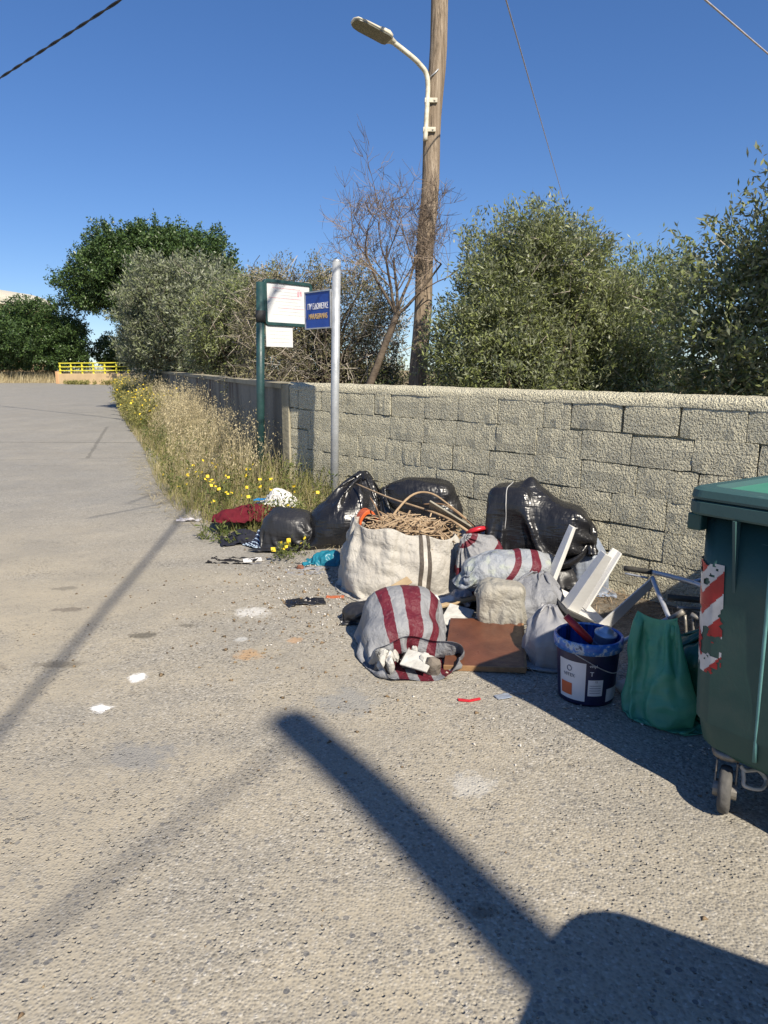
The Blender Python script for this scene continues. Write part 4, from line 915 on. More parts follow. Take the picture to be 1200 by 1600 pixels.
bag('rubbish_bag', 'squashed black rubbish bag underneath the biggest one', 'rubbish bag', GB1, BLACKM, (1.12, 4.95, 0), R(-35), 1.7, .8, (1, .1, 0), (0, 0, .16), [(0, 0, .12, .30, .17, .13)], 24, seam=(True, True), steps=40, nu=56, nv=36)
# bulk sack full of dry vines
wsb = empty('bulk_sack', (.15, 4.98, 0), R(4), 'big white woven bulk sack with dark straps, full of dry prunings', 'sack')
sol = [(0, 0, .19, .42, .32, .22, 2.6), (.02, .02, .31, .36, .27, .13, 2.6), (-.12, -.05, .12, .33, .31, .14, 2.6)]
P0 = tube_init((0, 0, .30), (0, 0, 1), .43, .34, .62, 96, 40, (0, 1, 0))
top = np.array([[.40 * math.cos(2 * math.pi * k / 96) * (1 + .05 * math.sin(5 * k)), -.30 * math.sin(2 * math.pi * k / 96), .415] for k in range(96)])
th_ = np.arange(96) / 96 * 2 * math.pi; cs, sn = -np.cos(th_), np.sin(th_); k_ = (np.abs(cs) ** 3.2 + np.abs(sn) ** 3.2) ** (-1 / 3.2)
P0 = np.stack([np.broadcast_to(cs * k_ * .43, (40, 96)), np.broadcast_to(sn * k_ * .33, (40, 96)), np.broadcast_to(np.linspace(.01, .46, 40)[:, None], (40, 96))], -1).copy()
top = np.stack([cs * k_ * (.35 + .012 * np.sin(7 * th_)), sn * k_ * (.25 + .012 * np.sin(5 * th_ + 1)), .445 - .13 * cs * k_ * .4 + .012 * np.sin(9 * th_) + .01 * np.sin(4 * th_)], -1)
PW = settle(P0, 2.78 / 96, .58 / 40, True, sol, 60, 5, grav=.0012, pins=(39, top))
PW = folded(PW, True, .022, 6, 4.5, 5); PW[..., 2] = np.maximum(PW[..., 2], .002)
o = link('sack_body', tube_mesh('sack_body', PW), WHITE_S, wsb); weld_sub(o)
so_ = o.modifiers.new('thick', 'SOLIDIFY'); so_.thickness = .002; so_.offset = -1
def strap_from(P, u0, wd, name, m, parent, off=.006, v0=0, v1=None, drift=0):
    nv, nu = P.shape[:2]; c = P.mean((0, 1)); V = []; F = []; v1 = v1 or nv
    for v in range(v0, v1):
        for k in range(wd + 1):
            u = int(u0 + k + drift * (v - v0)) % nu; p = P[v, u]; d = p - c; d[2] *= .4; d = d / np.linalg.norm(d); V.append(p + d * off)
    n = wd + 1
    for v in range(v1 - v0 - 1):
        for k in range(wd): a = v * n + k; F.append((a, a + 1, a + n + 1, a + n))
    return MB().add(V, F).build(name, m, parent, True)
M_STRAP = plain('dark_brown_webbing', (.045, .035, .03), (.08, .065, .05), 60, .8); M_STRAPW = plain('pale_webbing', (.5, .47, .42), (.4, .37, .33), 60, .8)
ai = [i for i in range(96) if PW[20, i, 1] < -.15]; ub = min(ai, key=lambda i: abs(PW[20, i, 0] - .09))
for d_ in (-1, 1): strap_from(PW, ub + d_ * 1 - 0, 1, 'strap', M_STRAP, wsb, .008, drift=-.02)
strap_from(PW, ub, 1, 'strap', M_STRAPW, wsb, .0065, drift=-.02)
# prunings that fill it
rs = np.random.default_rng(50); mb = MB()
for k in range(520):
    x, y = rs.uniform(-.25, .38), rs.uniform(-.16, .3); a = rs.random() * 6.3; l = .08 + .22 * rs.random(); z = .385 + .12 * (1 - (x / .42) ** 2) * (1 - ((y - .05) / .36) ** 2) - .12 * rs.random() - .1 * max(0, x)
    d = Vector((math.cos(a), math.sin(a) * .8, rs.normal() * .28)); p = Vector((x, y, z)); mb.tube([p - d * l / 2, p + Vector(rs.normal(size=3) * .022), p + d * l / 2], [.0045 * (.5 + rs.random())] * 3, 4, False)
M_VINE = leafmat('dry_vine', [(.15, .095, .055), (.28, .195, .12), (.42, .32, .21)], None, .85, .0)
pv = mb.build('dry_prunings', M_VINE, wsb); pv['kind'] = 'stuff'
def thing_tube(name, label, cat, path, r, m, n=8, group=None, k=6):
    p = smooth_path(path, k); p0 = p[0]; rr_ = list(np.linspace(r[0], r[1], len(p))) if isinstance(r, tuple) else r
    o = MB().tube([q - p0 for q in p], rr_, n).build(name, m, None, True, p0); return tag(o, label, cat, group)
M_STICK = plain('pale_stick', (.36, .26, .16), (.25, .17, .10), 12, .9, .003, 30); M_STICKB = plain('brown_stick', (.22, .14, .08), (.15, .09, .05), 12, .9, .003, 30)
thing_tube('bent_branch', 'long pale branch arching over the white bulk sack', 'branch', [(.02, 5.2, .42), (.2, 5.35, .60), (.36, 5.4, .615), (.52, 5.3, .52), (.68, 5.2, .40)], (.010, .006), M_STICK)
thing_tube('bent_branch', 'straight stripped stick lying from the pointed black bag onto the prunings', 'branch', [(-.24, 6.0, .60), (.05, 5.5, .56), (.42, 5.1, .50), (.62, 4.95, .40)], (.006, .011), M_STICK)
thing_tube('bent_branch', 'short brown twig standing up out of the prunings', 'branch', [(-.02, 5.0, .48), (-.06, 5.03, .58), (-.10, 5.06, .64)], (.007, .004), M_STICKB)
thing_tube('bent_branch', 'brown twisted stem crossing the grey plank', 'branch', [(.30, 5.28, .55), (.45, 5.2, .56), (.6, 5.08, .47), (.7, 5.0, .38)], (.007, .005), M_STICKB)
M_PLANK = plain('grey_green_plank', (.30, .275, .215), (.22, .20, .155), 9, .85, .003, 30)
def board(name, label, cat, c, size, rot, m, group=None, bev=.004):
    o = MB().box((0, 0, 0), size).build(name, m, None, False, c, rot, bev); return tag(o, label, cat, group)
board('grey_plank', 'grey green plank sticking out of the prunings', 'plank', (.485, 5.13, .485), (.36, .13, .014), (R(-38), R(28), R(-22)), M_PLANK)
# orange moulded handle
M_OR = plain('orange_plastic', (.62, .12, .03), (.5, .09, .02), 14, .45)
oc = empty('orange_crate', (-.10, 5.12, .36), R(20), 'orange plastic crate poking out of the white sack', 'crate')
hb = [(-.10, -.02, .02), (-.085, -.02, .12), (-.04, -.02, .175), (.01, -.02, .17), (.05, -.02, .11), (.09, -.02, .05)]
P_ = smooth_path(hb, 5); V = []; F = []
for i, p in enumerate(P_):
    for dy, s in ((-.006, 1), (-.006, .84), (.10, .84), (.10, 1)): V.append((p.x * s, p.y + dy, p.z * s))
for i in range(len(P_) - 1):
    for k in range(4): a = i * 4 + k; b = i * 4 + (k + 1) % 4; F.append((a, b, b + 4, a + 4))
MB().add(V, F).build('rim', M_OR, oc, bevel=.003)
MB().box((.0, .09, .0), (.19, .008, .2)).build('side', M_OR, oc, bevel=.003)
# striped open sack in front with rubble
GB2 = 'red striped woven rubble sacks'
TH = np.arange(84) / 84 * 2 * math.pi
bH, PH = bag('woven_sack', 'grey sack with dark red stripes lying open and spilling rubble', 'sack', GB2, STR_L, (.115, 3.74, 0), R(14), 1.45, .80, (-.10, -1, -.22), (0, 0, .19),
    [(.03, .14, .17, .235, .19, .16), (-.02, -.02, .12, .22, .14, .11)], 7, seam=(True, False), nu=84, nv=48, steps=70, lumps=4, fold=.012, pins=(slice(-2, None), np.stack([np.stack([-(.228 + .014 * np.sin(5 * TH)) * np.cos(TH), -.30 + .11 * np.sin(TH) - o_ + .012 * np.sin(4 * TH), .086 + .074 * np.sin(TH) + .016 * np.sin(2 * TH + .6) + .012 * np.sin(5 * TH + 1)], -1) for o_ in (0, .012)])))
M_RUB = plain('pale_rubble', (.50, .49, .46), (.38, .37, .34), 15, .95, .008, 30); M_RUB2 = plain('brown_rubble', (.2, .17, .14), (.13, .11, .09), 15, .95, .008, 30)
def chunk(seed, r):
    g = np.random.default_rng(seed); bm = bmesh.new(); bmesh.ops.create_icosphere(bm, subdivisions=2, radius=1)
    for v in bm.verts: 
        q = np.sign(v.co) * np.abs(v.co) ** .7; v.co = Vector(q * r * (.8 + .4 * g.random(3)))
    me = bpy.data.meshes.new('rubble'); bm.to_mesh(me); bm.free(); return me
CH = [chunk(i, np.array((.05, .035, .022)) * s) for i, s in enumerate((1, .8, 1.2, .6))]
def piece(name, label, cat, me, m, loc, rot, group, sc=1):
    o = link(name, me.copy(), None, None, loc, rot); o.data.materials.clear(); o.data.materials.append(m); o.scale = (sc,) * 3; return tag(o, label, cat, group)
rg = random.Random(8)
for k in range(16):
    piece('rubble_piece', ('pale plaster lump in the mouth of the open striped sack', 'pale plaster lump in the mouth of the open striped sack', 'brown brick lump in the mouth of the open striped sack')[k % 3], 'rubble', CH[k % 4], (M_RUB, M_RUB, M_RUB2)[k % 3], (.09 + rg.uniform(-.13, .16), 3.45 + rg.uniform(-.04, .12), .035 + rg.uniform(0, .06)), (rg.random() * 3, rg.random() * 3, rg.random() * 3), 'plaster lumps in the open sack', rg.uniform(.7, 1.2))
board('tile_shard', 'flat pale tile shard in the mouth of the open striped sack', 'tile', (.17, 3.43, .07), (.15, .11, .012), (R(25), R(6), R(-25)), M_RUB)
# brown board
M_BRD = plain('rusty_brown_panel', (.135, .052, .028), (.085, .034, .02), 7, .36, .002, 40, detail=6); M_BRDE = plain('raw_chipboard_edge', (.30, .17, .08), (.22, .12, .055), 30, .9)
bb = empty('brown_board', (.56, 3.72, .055), 0, 'dark brown laminated board lying under the cream sack', 'board', rot=(R(7), R(-2), R(-9)))
MB().box((0, 0, 0), (.42, .56, .018)).build('panel', M_BRD, bb, bevel=.002)
for s, w in ((-1, .42), ): MB().box((0, -.2795, -.002), (.42, .012, .026)).build('edge_strip', M_BRDE, bb)
MB().box((.2095, 0, -.002), (.012, .54, .026)).build('edge_strip', M_BRDE, bb)
# sacks to the right
T72 = np.arange(72) / 72 * 2 * math.pi
bag('woven_sack', 'bluish striped sack laid across the top of the right hand sacks', 'sack', GB2, STR_F, (.80, 4.28, .14), R(8), 1.14, .54, (1, .1, .12), (.06, 0, .19),
    [(-.07, 0, .18, .20, .155, .118), (.08, 0, .19, .17, .14, .11), (-.20, .0, .165, .12, .13, .10), (0, 0, .03, .5, .3, .06, 4)], 8, seam=(True, False), gather=((.31, .03, .24), .045, slice(-5, -3)), steps=70, pins=(0, np.stack([-.285 + 0 * T72, .05 * np.cos(T72), .165 + .012 * np.sin(T72)], -1)))
bag('woven_sack', 'small grey striped sack wedged between the white sack and black bag', 'sack', GB2, STR_E, (.66, 4.72, .05), R(35), 1.05, .66, (-.35, .1, 1), (0, 0, .25),
    [(0, 0, .17, .15, .15, .19), (.03, 0, .27, .12, .13, .11)], 9, seam=(True, False), gather=((-.13, .04, .41), .04, slice(-6, -4)), steps=70)
bag('cream_sack', 'square cream paper sack standing on the brown board', 'sack', None, CREAM_S, (.69, 4.02, .065), R(-10), 1.0, .50, (.12, -.15, 1), (0, 0, .16),
    [(0, 0, .125, .138, .10, .13, 5)], 10, seam=(True, True), steps=60, lumps=5, fold=.012)
bag('grey_sack', 'slumped grey sack between the cream sack and the plastic chair', 'sack', None, GREY_S, (.90, 4.12, .0), R(20), 1.25, .62, (.2, -.1, 1), (0, 0, .2),
    [(0, 0, .14, .19, .16, .16), (.03, .02, .24, .12, .12, .09)], 11, seam=(True, False), gather=((.06, .03, .36), .06, slice(-4, -2)), steps=60)
CLEAR = plastic_bag('cloudy_white_film', (.40, .40, .42), .3, .004, .35); BLUEW = plastic_bag('pale_blue_film', (.34, .37, .42), .3, .004, .3, (.27, .32, .42), 6)
bag('plastic_bag', 'cloudy white plastic bag slumped beside the paint bucket', 'bag', None, CLEAR, (.885, 3.60, 0), R(-25), 1.05, .58, (-.15, .1, 1), (0, 0, .2),
    [(0, 0, .11, .13, .15, .13), (-.02, .03, .2, .07, .09, .07)], 12, seam=(True, False), gather=((-.02, .06, .34), .06, slice(-4, -2)), steps=60)
bag('plastic_bag', 'pale blue plastic bag squeezed between the black bag and the wall', 'bag', None, BLUEW, (1.42, 4.86, .0), R(-40), 1.2, .62, (.1, 0, 1), (0, 0, .28),
    [(0, 0, .17, .17, .13, .2), (.0, 0, .31, .12, .1, .1)], 13, seam=(True, False), gather=((.0, .03, .46), .04, slice(-5, -3)), steps=60)
# overturned white plastic chair
M_CH = plain('white_chair_plastic', (.60, .59, .57), (.52, .51, .49), 5, .4, .0008, 60)
Lg = Vector((.50, -.05, .86)).normalized(); a_ = Vector((-.1, .42, .08)); a_ = (a_ - Lg * a_.dot(Lg)).normalized(); b_ = a_.cross(Lg).normalized()
def chair(label, org, Lg, a_, b_):
    ch = empty('plastic_chair', org, 0, label, 'chair')
    def W_(x, y, z): return b_ * x + a_ * y + Lg * z
    for sx, sy in ((-1, -1), (-1, 1), (1, -1), (1, 1)):
        V = []; F = []
        for t, w in ((0, .085), (.35, .074), (.7, .064), (1, .052)):
            x = sx * (.165 + .045 * t); y = sy * (.165 + .055 * t); z = .41 * t
            for dx, dy in ((0, 0), (-w * sx, 0), (-w * sx, -.012 * sy), (-.014 * sx, -.016 * sy), (-.012 * sx, -w * sy), (0, -w * sy)): V.append(W_(x + dx, y + dy, z))
        for i in range(3):
            for k in range(6): F.append((i * 6 + k, i * 6 + (k + 1) % 6, i * 6 + 6 + (k + 1) % 6, i * 6 + 6 + k))
        F += [tuple(range(5, -1, -1)), tuple(range(18, 24))]
        MB().add(V, F).build('leg', M_CH, ch, bevel=.003)
    n = 9; V = []; F = []
    for lay in (0, 1):
        for j in range(n + 1):
            for i in range(n + 1):
                x, y = (i / n - .5) * .40, (j / n - .5) * .40; e = max(abs(x), abs(y)) / .2; V.append(W_(x, y, -.008 * lay - .012 * (1 - e * e) + (.03 if e > .99 else 0)))
    m_ = (n + 1) ** 2
    for j in range(n):
        for i in range(n): q = j * (n + 1) + i; F += [(q, q + 1, q + n + 2, q + n + 1), (m_ + q, m_ + q + n + 1, m_ + q + n + 2, m_ + q + 1)]
    MB().add(V, F).build('seat', M_CH, ch, True)
    mb = MB()
    for x0, x1 in ((-.19, -.13), (-.095, -.05), (-.02, .02), (.05, .095), (.13, .19)):
        V = []
        for z, y in ((0, .19), (-.2, .225), (-.36, .27)): V += [W_(x0, y, z), W_(x1, y, z), W_(x1, y + .014, z), W_(x0, y + .014, z)]
        mb.add(V, [(i * 4 + k, i * 4 + (k + 1) % 4, i * 4 + 4 + (k + 1) % 4, i * 4 + 4 + k) for i in range(2) for k in range(4)])
    V = []
    for z, y in ((-.34, .268), (-.40, .285)): V += [W_(-.2, y - .002, z), W_(.2, y - .002, z), W_(.2, y + .016, z), W_(-.2, y + .016, z)]
    mb.add(V, [(0, 1, 5, 4), (1, 2, 6, 5), (2, 3, 7, 6), (3, 0, 4, 7), (0, 3, 2, 1), (4, 5, 6, 7)])
    mb.build('backrest', M_CH, ch, bevel=.003)
    return ch
chair('overturned white plastic chair with its legs pointing up towards the wall', (1.15, 4.12, .12), Lg, a_, b_)
# paint bucket
t = NT('bucket_paint_inside'); co = t.co(); mp = t.n('ShaderNodeMapping'); t.l(co, mp.inputs[0]); mp.inputs['Scale'].default_value = (1, 1, .15)
dr = t.noise(mp.outputs[0], 34, 4, .6); c = t.ramp(dr, [(.38, (.010, .02, .06)), (.5, (.015, .07, .33)), (.62, (.03, .12, .42)), (.72, (.09, .22, .5))]); M_BKIN = t.done(c, .35)
t = NT('bucket_rim_paint'); co = t.co(); c = t.ramp(t.noise(co, 26, 4, .6), [(.38, (.02, .09, .36)), (.52, (.05, .17, .48)), (.6, (.42, .48, .55)), (.68, (.03, .05, .12))]); M_BKR = t.done(c, .35)
M_NAVY = plain('bucket_navy_print', (.012, .016, .06), (.008, .01, .04), 9, .4); M_LAB = plain('bucket_white_label', (.62, .62, .66), (.52, .52, .55), 6, .45); M_ORL = plain('bucket_orange_label', (.55, .13, .05), (.45, .09, .03), 8, .45)
BC = Vector((.965, 3.18, 0)); bk = empty('paint_bucket', BC, 0, 'navy and white paint bucket smeared with blue paint', 'bucket')
def br(z): return .128 + .020 * z / .31
MB().lathe([(.0, .006), (.12, .006), (.126, .0), (br(.0) + .001, .012), (br(.15), .15), (br(.30), .30)], 48).build('wall', M_NAVY, bk, True)
MB().lathe([(br(.26), .255), (.158, .258), (.160, .285), (.159, .306), (.153, .312), (.146, .308), (.143, .29)], 48).build('rim', M_BKR, bk, True)
MB().lathe([(.143, .305), (.138, .2), (.128, .07), (0, .06)], 48).build('inside', M_BKIN, bk, True)
def label_patch(a0, a1, z0, z1, m, name, off=.0015, parent=None):
    n = 14; V = []; F = []
    for i in range(n + 1):
        a = R(a0 + (a1 - a0) * i / n)
        for z in (z0, z1): r_ = br(z) + off; V.append((r_ * math.cos(a), r_ * math.sin(a), z))
    for i in range(n): F.append((2 * i, 2 * i + 2, 2 * i + 3, 2 * i + 1))
    return MB().add(V, F).build(name, m, parent or bk, True)
label_patch(-165, -108, .025, .215, M_LAB, 'label'); label_patch(-160, -134, .045, .105, M_ORL, 'label', .003); label_patch(-103, -74, .055, .135, M_LAB, 'label'); label_patch(-64, 5, .02, .085, M_LAB, 'label')
def wrap_text(body, size, a, z, m):
    r_ = br(z) + .003; A = R(a); X = Vector((-math.sin(A), math.cos(A), 0)); Z = Vector((0, 0, 1)); N_ = Vector((math.cos(A), math.sin(A), 0)); c = N_ * r_ + Z * z
    text(body, size, m, bk, Matrix(((X.x, 0, N_.x, c.x), (X.y, 0, N_.y, c.y), (X.z, 1, N_.z, c.z), (0, 0, 0, 1))), 'lettering', .0006)
M_INK = plain('grey_ink', (.10, .12, .16), (.14, .15, .2), 20, .6)
wrap_text('VITEX', .022, -140, .145, M_INK); wrap_text('vinyl', .02, -95, .205, M_LAB); wrap_text('12', .013, -88, .127, M_INK); wrap_text('T', .03, -97, .165, M_LAB)
for k in range(4): label_patch(-100, -78, .07 + .012 * k, .0725 + .012 * k, M_INK, 'print_line', .003)
def arcp(a, z, k): r_ = br(z) + k; return (r_ * math.cos(R(a)), r_ * math.sin(R(a)), z)
MB().tube(smooth_path([arcp(-125, .265, .03), arcp(-110, .24, .02), arcp(-85, .20, .012), arcp(-55, .165, .012), arcp(-20, .16, .014), arcp(5, .18, .016)], 5), .0022, 6).build('handle', M_GALV, bk, True)
# lemon-shaped emblem above the label lettering
lp = []
for k in range(13): lp.append(arcp(-140 + 4.5 * math.cos(k / 12 * 2 * math.pi), .178 + .013 * math.sin(k / 12 * 2 * math.pi), .003))
MB().tube(lp, .002, 5).build('emblem', M_INK, bk)
M_REDP = plain('red_handle_plastic', (.42, .018, .02), (.34, .014, .016), 12, .4)
rl = empty('roller_handle', BC + Vector((-.03, -.03, .20)), 0, 'red paint roller handle leaning in the bucket', 'roller')
q0, q1 = Vector((.03, -.02, .085)), Vector((-.085, .02, .20))
MB().tube([q0, q0.lerp(q1, .1), q0.lerp(q1, .5), q1], [.011, .017, .018, .016], 14).build('grip', M_REDP, rl, True); MB().tube([Vector((.09, -.05, -.05)), q0], .004, 8).build('rod', M_STEEL, rl, True)
M_TIN = plain('tin_metal', (.42, .48, .58), (.3, .36, .5), 10, .35, metal=.6)
tc = empty('spray_can', BC + Vector((.07, .03, .17)), 0, 'dented grey tin can standing inside the paint bucket', 'can', rot=(R(8), R(6), 0))
MB().lathe([(0, -.1), (.05, -.1), (.05, .13), (.053, .134), (.053, .142), (.047, .144), (.040, .150)], 28).build('body', M_TIN, tc, True)
MB().lathe([(.040, .150), (.036, .147), (.034, .155), (.020, .165), (.018, .172), (.0, .173)], 28).build('top', M_TIN, tc, True)
for z in (.02, .055, .09): MB().lathe([(.0505, z), (.052, z + .004), (.0505, z + .008)], 28).build('ridge', M_TIN, tc, True)
# green carrier bags
GREENF = plastic_bag('green_carrier_film', (.16, .52, .37), .30, .004, .5, (.12, .44, .30)); GREEND = plastic_bag('dark_green_film', (.02, .12, .075), .35, .004, .15)
T64 = np.arange(64) / 64 * 2 * math.pi
bag('carrier_bag', 'translucent green plastic carrier bag hanging limp beside the bin', 'bag', None, GREENF, (1.215, 2.93, 0), R(-35), .86, .60, (-.10, .0, 1), (0, 0, .29),
    [(.03, 0, .09, .115, .095, .11), (0.0, .01, .22, .07, .06, .1), (-.03, .02, .42, .085, .02, .06)], 14, seam=(True, True), steps=60, nu=64, nv=50, lumps=5, fold=.022, fu=5, fv=3, pins=(slice(-3, None), np.stack([np.stack([-.085 * np.cos(T64) - .035, .004 * np.sin(T64) + .01, .47 + .012 * np.cos(2 * T64) + dz + 0 * T64], -1) for dz in (-.02, -.01, 0)])))
bag('rubbish_bag', 'dark green rubbish bag behind the limp carrier bag', 'rubbish bag', None, GREEND, (1.45, 3.05, 0), R(-35), 1.3, .6, (.1, 0, 1), (0, 0, .22),
    [(0, 0, .16, .2, .16, .18), (.05, 0, .24, .15, .14, .12)], 15, seam=(True, False), gather=((.05, .0, .40), .05, slice(-5, -3)), steps=50)
# dismantled tubular frame by the wall
M_TUBE = plain('chipped_silver_tube', (.46, .48, .52), (.34, .35, .38), 12, .35, metal=.4); M_GRIP = plain('worn_black_grip', (.03, .028, .022), (.05, .045, .035), 14, .7)
fr = empty('tubular_frame', (1.5, 3.75, 0), 0, 'broken silver tubular frame with worn black grips beside the bin', 'frame')
O = Vector((1.5, 3.75, 0))
def FT(name, pts, r, m, n=10): return MB().tube(smooth_path([Vector(p) - O for p in pts], 4), r, n).build(name, m, fr, True)
FT('grip', [(1.37, 3.92, .425), (1.50, 3.84, .425)], .016, M_GRIP); FT('tube', [(1.50, 3.84, .425), (1.57, 3.75, .425), (1.63, 3.62, .43), (1.66, 3.5, .43), (1.72, 3.36, .40)], .013, M_TUBE)
FT('tube', [(1.63, 3.62, .43), (1.74, 3.62, .46), (1.85, 3.6, .48)], .012, M_TUBE); FT('tube', [(1.495, 3.82, .40), (1.50, 3.74, .34), (1.51, 3.66, .28), (1.52, 3.56, .20)], .013, M_TUBE)
FT('tube', [(1.37, 3.90, .40), (1.48, 3.84, .39)], .006, M_TUBE); FT('grip', [(1.53, 3.68, .33), (1.72, 3.60, .335)], .017, M_GRIP); FT('tube', [(1.56, 3.62, .29), (1.75, 3.55, .30)], .010, M_STEEL)
FT('tube', [(1.22, 3.62, .06), (1.35, 3.6, .15), (1.50, 3.58, .24)], .014, M_TUBE); FT('tube', [(1.50, 3.6, .22), (1.57, 3.56, .29)], .016, M_STEEL); FT('tube', [(1.60, 3.54, .28), (1.74, 3.46, .22)], .014, M_STEEL)
FT('tube', [(1.52, 3.56, .20), (1.55, 3.5, .0)], .013, M_TUBE); FT('tube', [(1.85, 3.6, .48), (1.88, 3.55, .2), (1.9, 3.5, .0)], .013, M_TUBE); FT('tube', [(1.72, 3.36, .40), (1.75, 3.3, .2), (1.76, 3.26, .0)], .012, M_TUBE)
for k in range(4): FT('spring', [(1.58 + .035 * k, 3.56 - .015 * k, .27), (1.585 + .035 * k, 3.53 - .015 * k, .13)], .008, M_STEEL)
# ------------------------------------------------------------ clothes and small rubbish
def cloth(name, label, m, loc, rz, w, h, seed, sq=.62, solids=(), nx=44, ny=34, steps=45, cat='cloth', group=None, amp=.06):
    rs = np.random.default_rng(seed); X, Y = np.meshgrid(np.linspace(-.5, .5, nx) * w * sq, np.linspace(-.5, .5, ny) * h * sq)
    Z = .04 + amp * 2 * vn(np.stack([X * 9 + seed, Y * 9, X * 0 + seed], -1)); wb = (vn(np.stack([X * 5 + 7, Y * 5, X * 0 + seed], -1)) - .5) * .08
    P = settle(np.stack([X + wb, Y + wb * .6, Z], -1), w / nx, h / ny, False, list(solids), steps, seed, grav=.0012, bend=.3)
    P = folded(P, False, .028 * min(1, max(w, h) / .45), max(4, w * 17), max(3, h * 17), seed); P[..., 2] = np.maximum(P[..., 2] - P[..., 2].min() * .5, .003)
    V = P.reshape(-1, 3); i = (np.arange(ny - 1)[:, None] * nx + np.arange(nx - 1)[None]).ravel(); F = np.stack([i, i + 1, i + nx + 1, i + nx], 1)
    uv = np.stack(np.broadcast_arrays(np.linspace(0, 1, nx)[None, :], np.linspace(0, 1, ny)[:, None]), -1).reshape(-1, 2)
    o = link(name, npmesh(name, V, F, True, uv), m, None, loc, (0, 0, rz)); tag(o, label, cat, group); s = o.modifiers.new('sub', 'SUBSURF'); s.levels = s.render_levels = 1
    th = o.modifiers.new('thick', 'SOLIDIFY'); th.thickness = .004; th.offset = 1; return o
def fabric(name, c, c2=None, rough=.9): return plain(name, c, c2, 8, rough, .003, 120, spec=.15)
M_MAR = fabric('maroon_fabric', (.12, .012, .022), (.085, .010, .016)); M_WCL = fabric('white_fabric', (.68, .67, .66), (.55, .54, .52)); M_BLK = fabric('black_fabric', (.012, .012, .014), (.02, .02, .022)); M_NVY = fabric('navy_fabric', (.016, .018, .03), (.025, .026, .035))
t = NT('striped_navy_fabric'); uvn = t.n('ShaderNodeUVMap'); sp = t.n('ShaderNodeSeparateXYZ'); t.l(uvn.outputs[0], sp.inputs[0])
M_STRI = t.done(t.mix(t.math('LESS_THAN', t.math('FRACT', t.math('MULTIPLY', sp.outputs[0], 11)), .28), (.02, .026, .06), (.42, .52, .62)), .9)
zc_ = g1(-1.5, 6.75)
cloth('maroon_cloth', 'crumpled dark red cloth on the weeds', M_MAR, (-1.27, 6.72, g1(-1.27, 6.72) + .05), R(8), .78, .48, 41, .74, [(.05, .05, .0, .28, .16, .12), (-.2, -.03, .0, .14, .12, .1)], amp=.10)
cloth('white_cloth', 'white rag lying behind the dark red cloth', M_WCL, (-1.02, 6.92, g1(-1.02, 6.92) + .04), R(-12), .5, .36, 42, .72, [(0, 0, .0, .16, .1, .15)], amp=.08)
cloth('blue_rag', 'scrap of bright blue cloth beside the white rag', fabric('blue_fabric', (.02, .22, .5)), (-1.18, 6.86, g1(-1.18, 6.86) + .16), 0, .12, .12, 43, .7, [], 14, 12)
cloth('navy_clothes', 'dark navy clothes crumpled in front of the dark red cloth', M_NVY, (-1.27, 6.26, g1(-1.27, 6.26) + .0), R(10), .52, .36, 44, .66, [(0, 0, 0, .15, .1, .09)], amp=.08)
cloth('striped_shirt', 'navy shirt with white stripes against the small tied bag', M_STRI, (-1.07, 6.15, g1(-1.07, 6.15) + .0), R(40), .34, .30, 45, .62, [(0, 0, 0, .09, .08, .13)], amp=.09)
cloth('black_trousers', 'flat black cloth lying on the road edge', M_BLK, (-1.22, 5.64, .002), R(-10), .40, .20, 46, .86, [], amp=.03)
cloth('white_rag', 'small white crumpled rag on the black cloth', M_WCL, (-1.06, 5.68, .012), R(15), .16, .12, 47, .72, [], 22, 18, amp=.04)
cloth('grey_rag', 'grey flattened rag next to the flowering weed', fabric('grey_fabric', (.17, .17, .18)), (-.98, 5.58, .0), R(-5), .26, .12, 48, .86, [], 22, 14, amp=.03)
TEAL = plastic_bag('teal_film', (.012, .16, .23), .4, .004)
cloth('teal_bag', 'flattened teal plastic bag between the black bag and white sack', TEAL, (-.42, 5.58, .0), R(-8), .48, .30, 49, .78, [(0, 0, 0, .17, .1, .1)], cat='bag', amp=.08)
cloth('white_film', 'torn white plastic film on the ground below the teal bag', CLEAR, (-.60, 5.34, .0), R(5), .32, .20, 50, .66, [], 26, 20, cat='plastic', amp=.06)
cloth('dark_rag', 'dark grey rag on the ground beside the white film', fabric('charcoal_fabric', (.04, .04, .042)), (-.62, 5.47, .0), R(-15), .26, .16, 51, .7, [], 26, 20, amp=.05)
cloth('black_scrap', 'torn piece of black plastic lying alone on the road', BLACK, (-.555, 4.56, .0), R(14), .29, .15, 52, .66, [], 34, 20, cat='plastic', amp=.07)
cloth('grey_film', 'grey plastic film under the left side of the white sack', BLUEW, (-.20, 5.06, .0), R(70), .40, .22, 53, .7, [(0, 0, 0, .1, .08, .13)], 30, 20, cat='plastic', amp=.08)
cloth('white_sheet', 'white plastic sheet between the wall bags', CLEAR, (.74, 5.3, .27), R(-20), .36, .30, 54, .85, [(0, 0, 0, .18, .14, .09)], 30, 24, cat='plastic', amp=.05)
cloth('paper_scrap', 'pale paper scraps at the foot of the white sack', fabric('paper_white', (.6, .6, .58), (.5, .5, .48), .7), (.43, 4.42, .03), R(20), .26, .18, 55, .8, [(0, 0, 0, .1, .07, .06)], 26, 20, cat='paper', amp=.05)
cloth('straw_paper', 'small white litter scrap on the straw at the road edge', fabric('paper_lilac', (.55, .53, .56), None, .7), (-1.95, 7.1, g1(-1.95, 7.1)), 0, .26, .14, 56, .7, [], 22, 16, cat='paper', amp=.05)
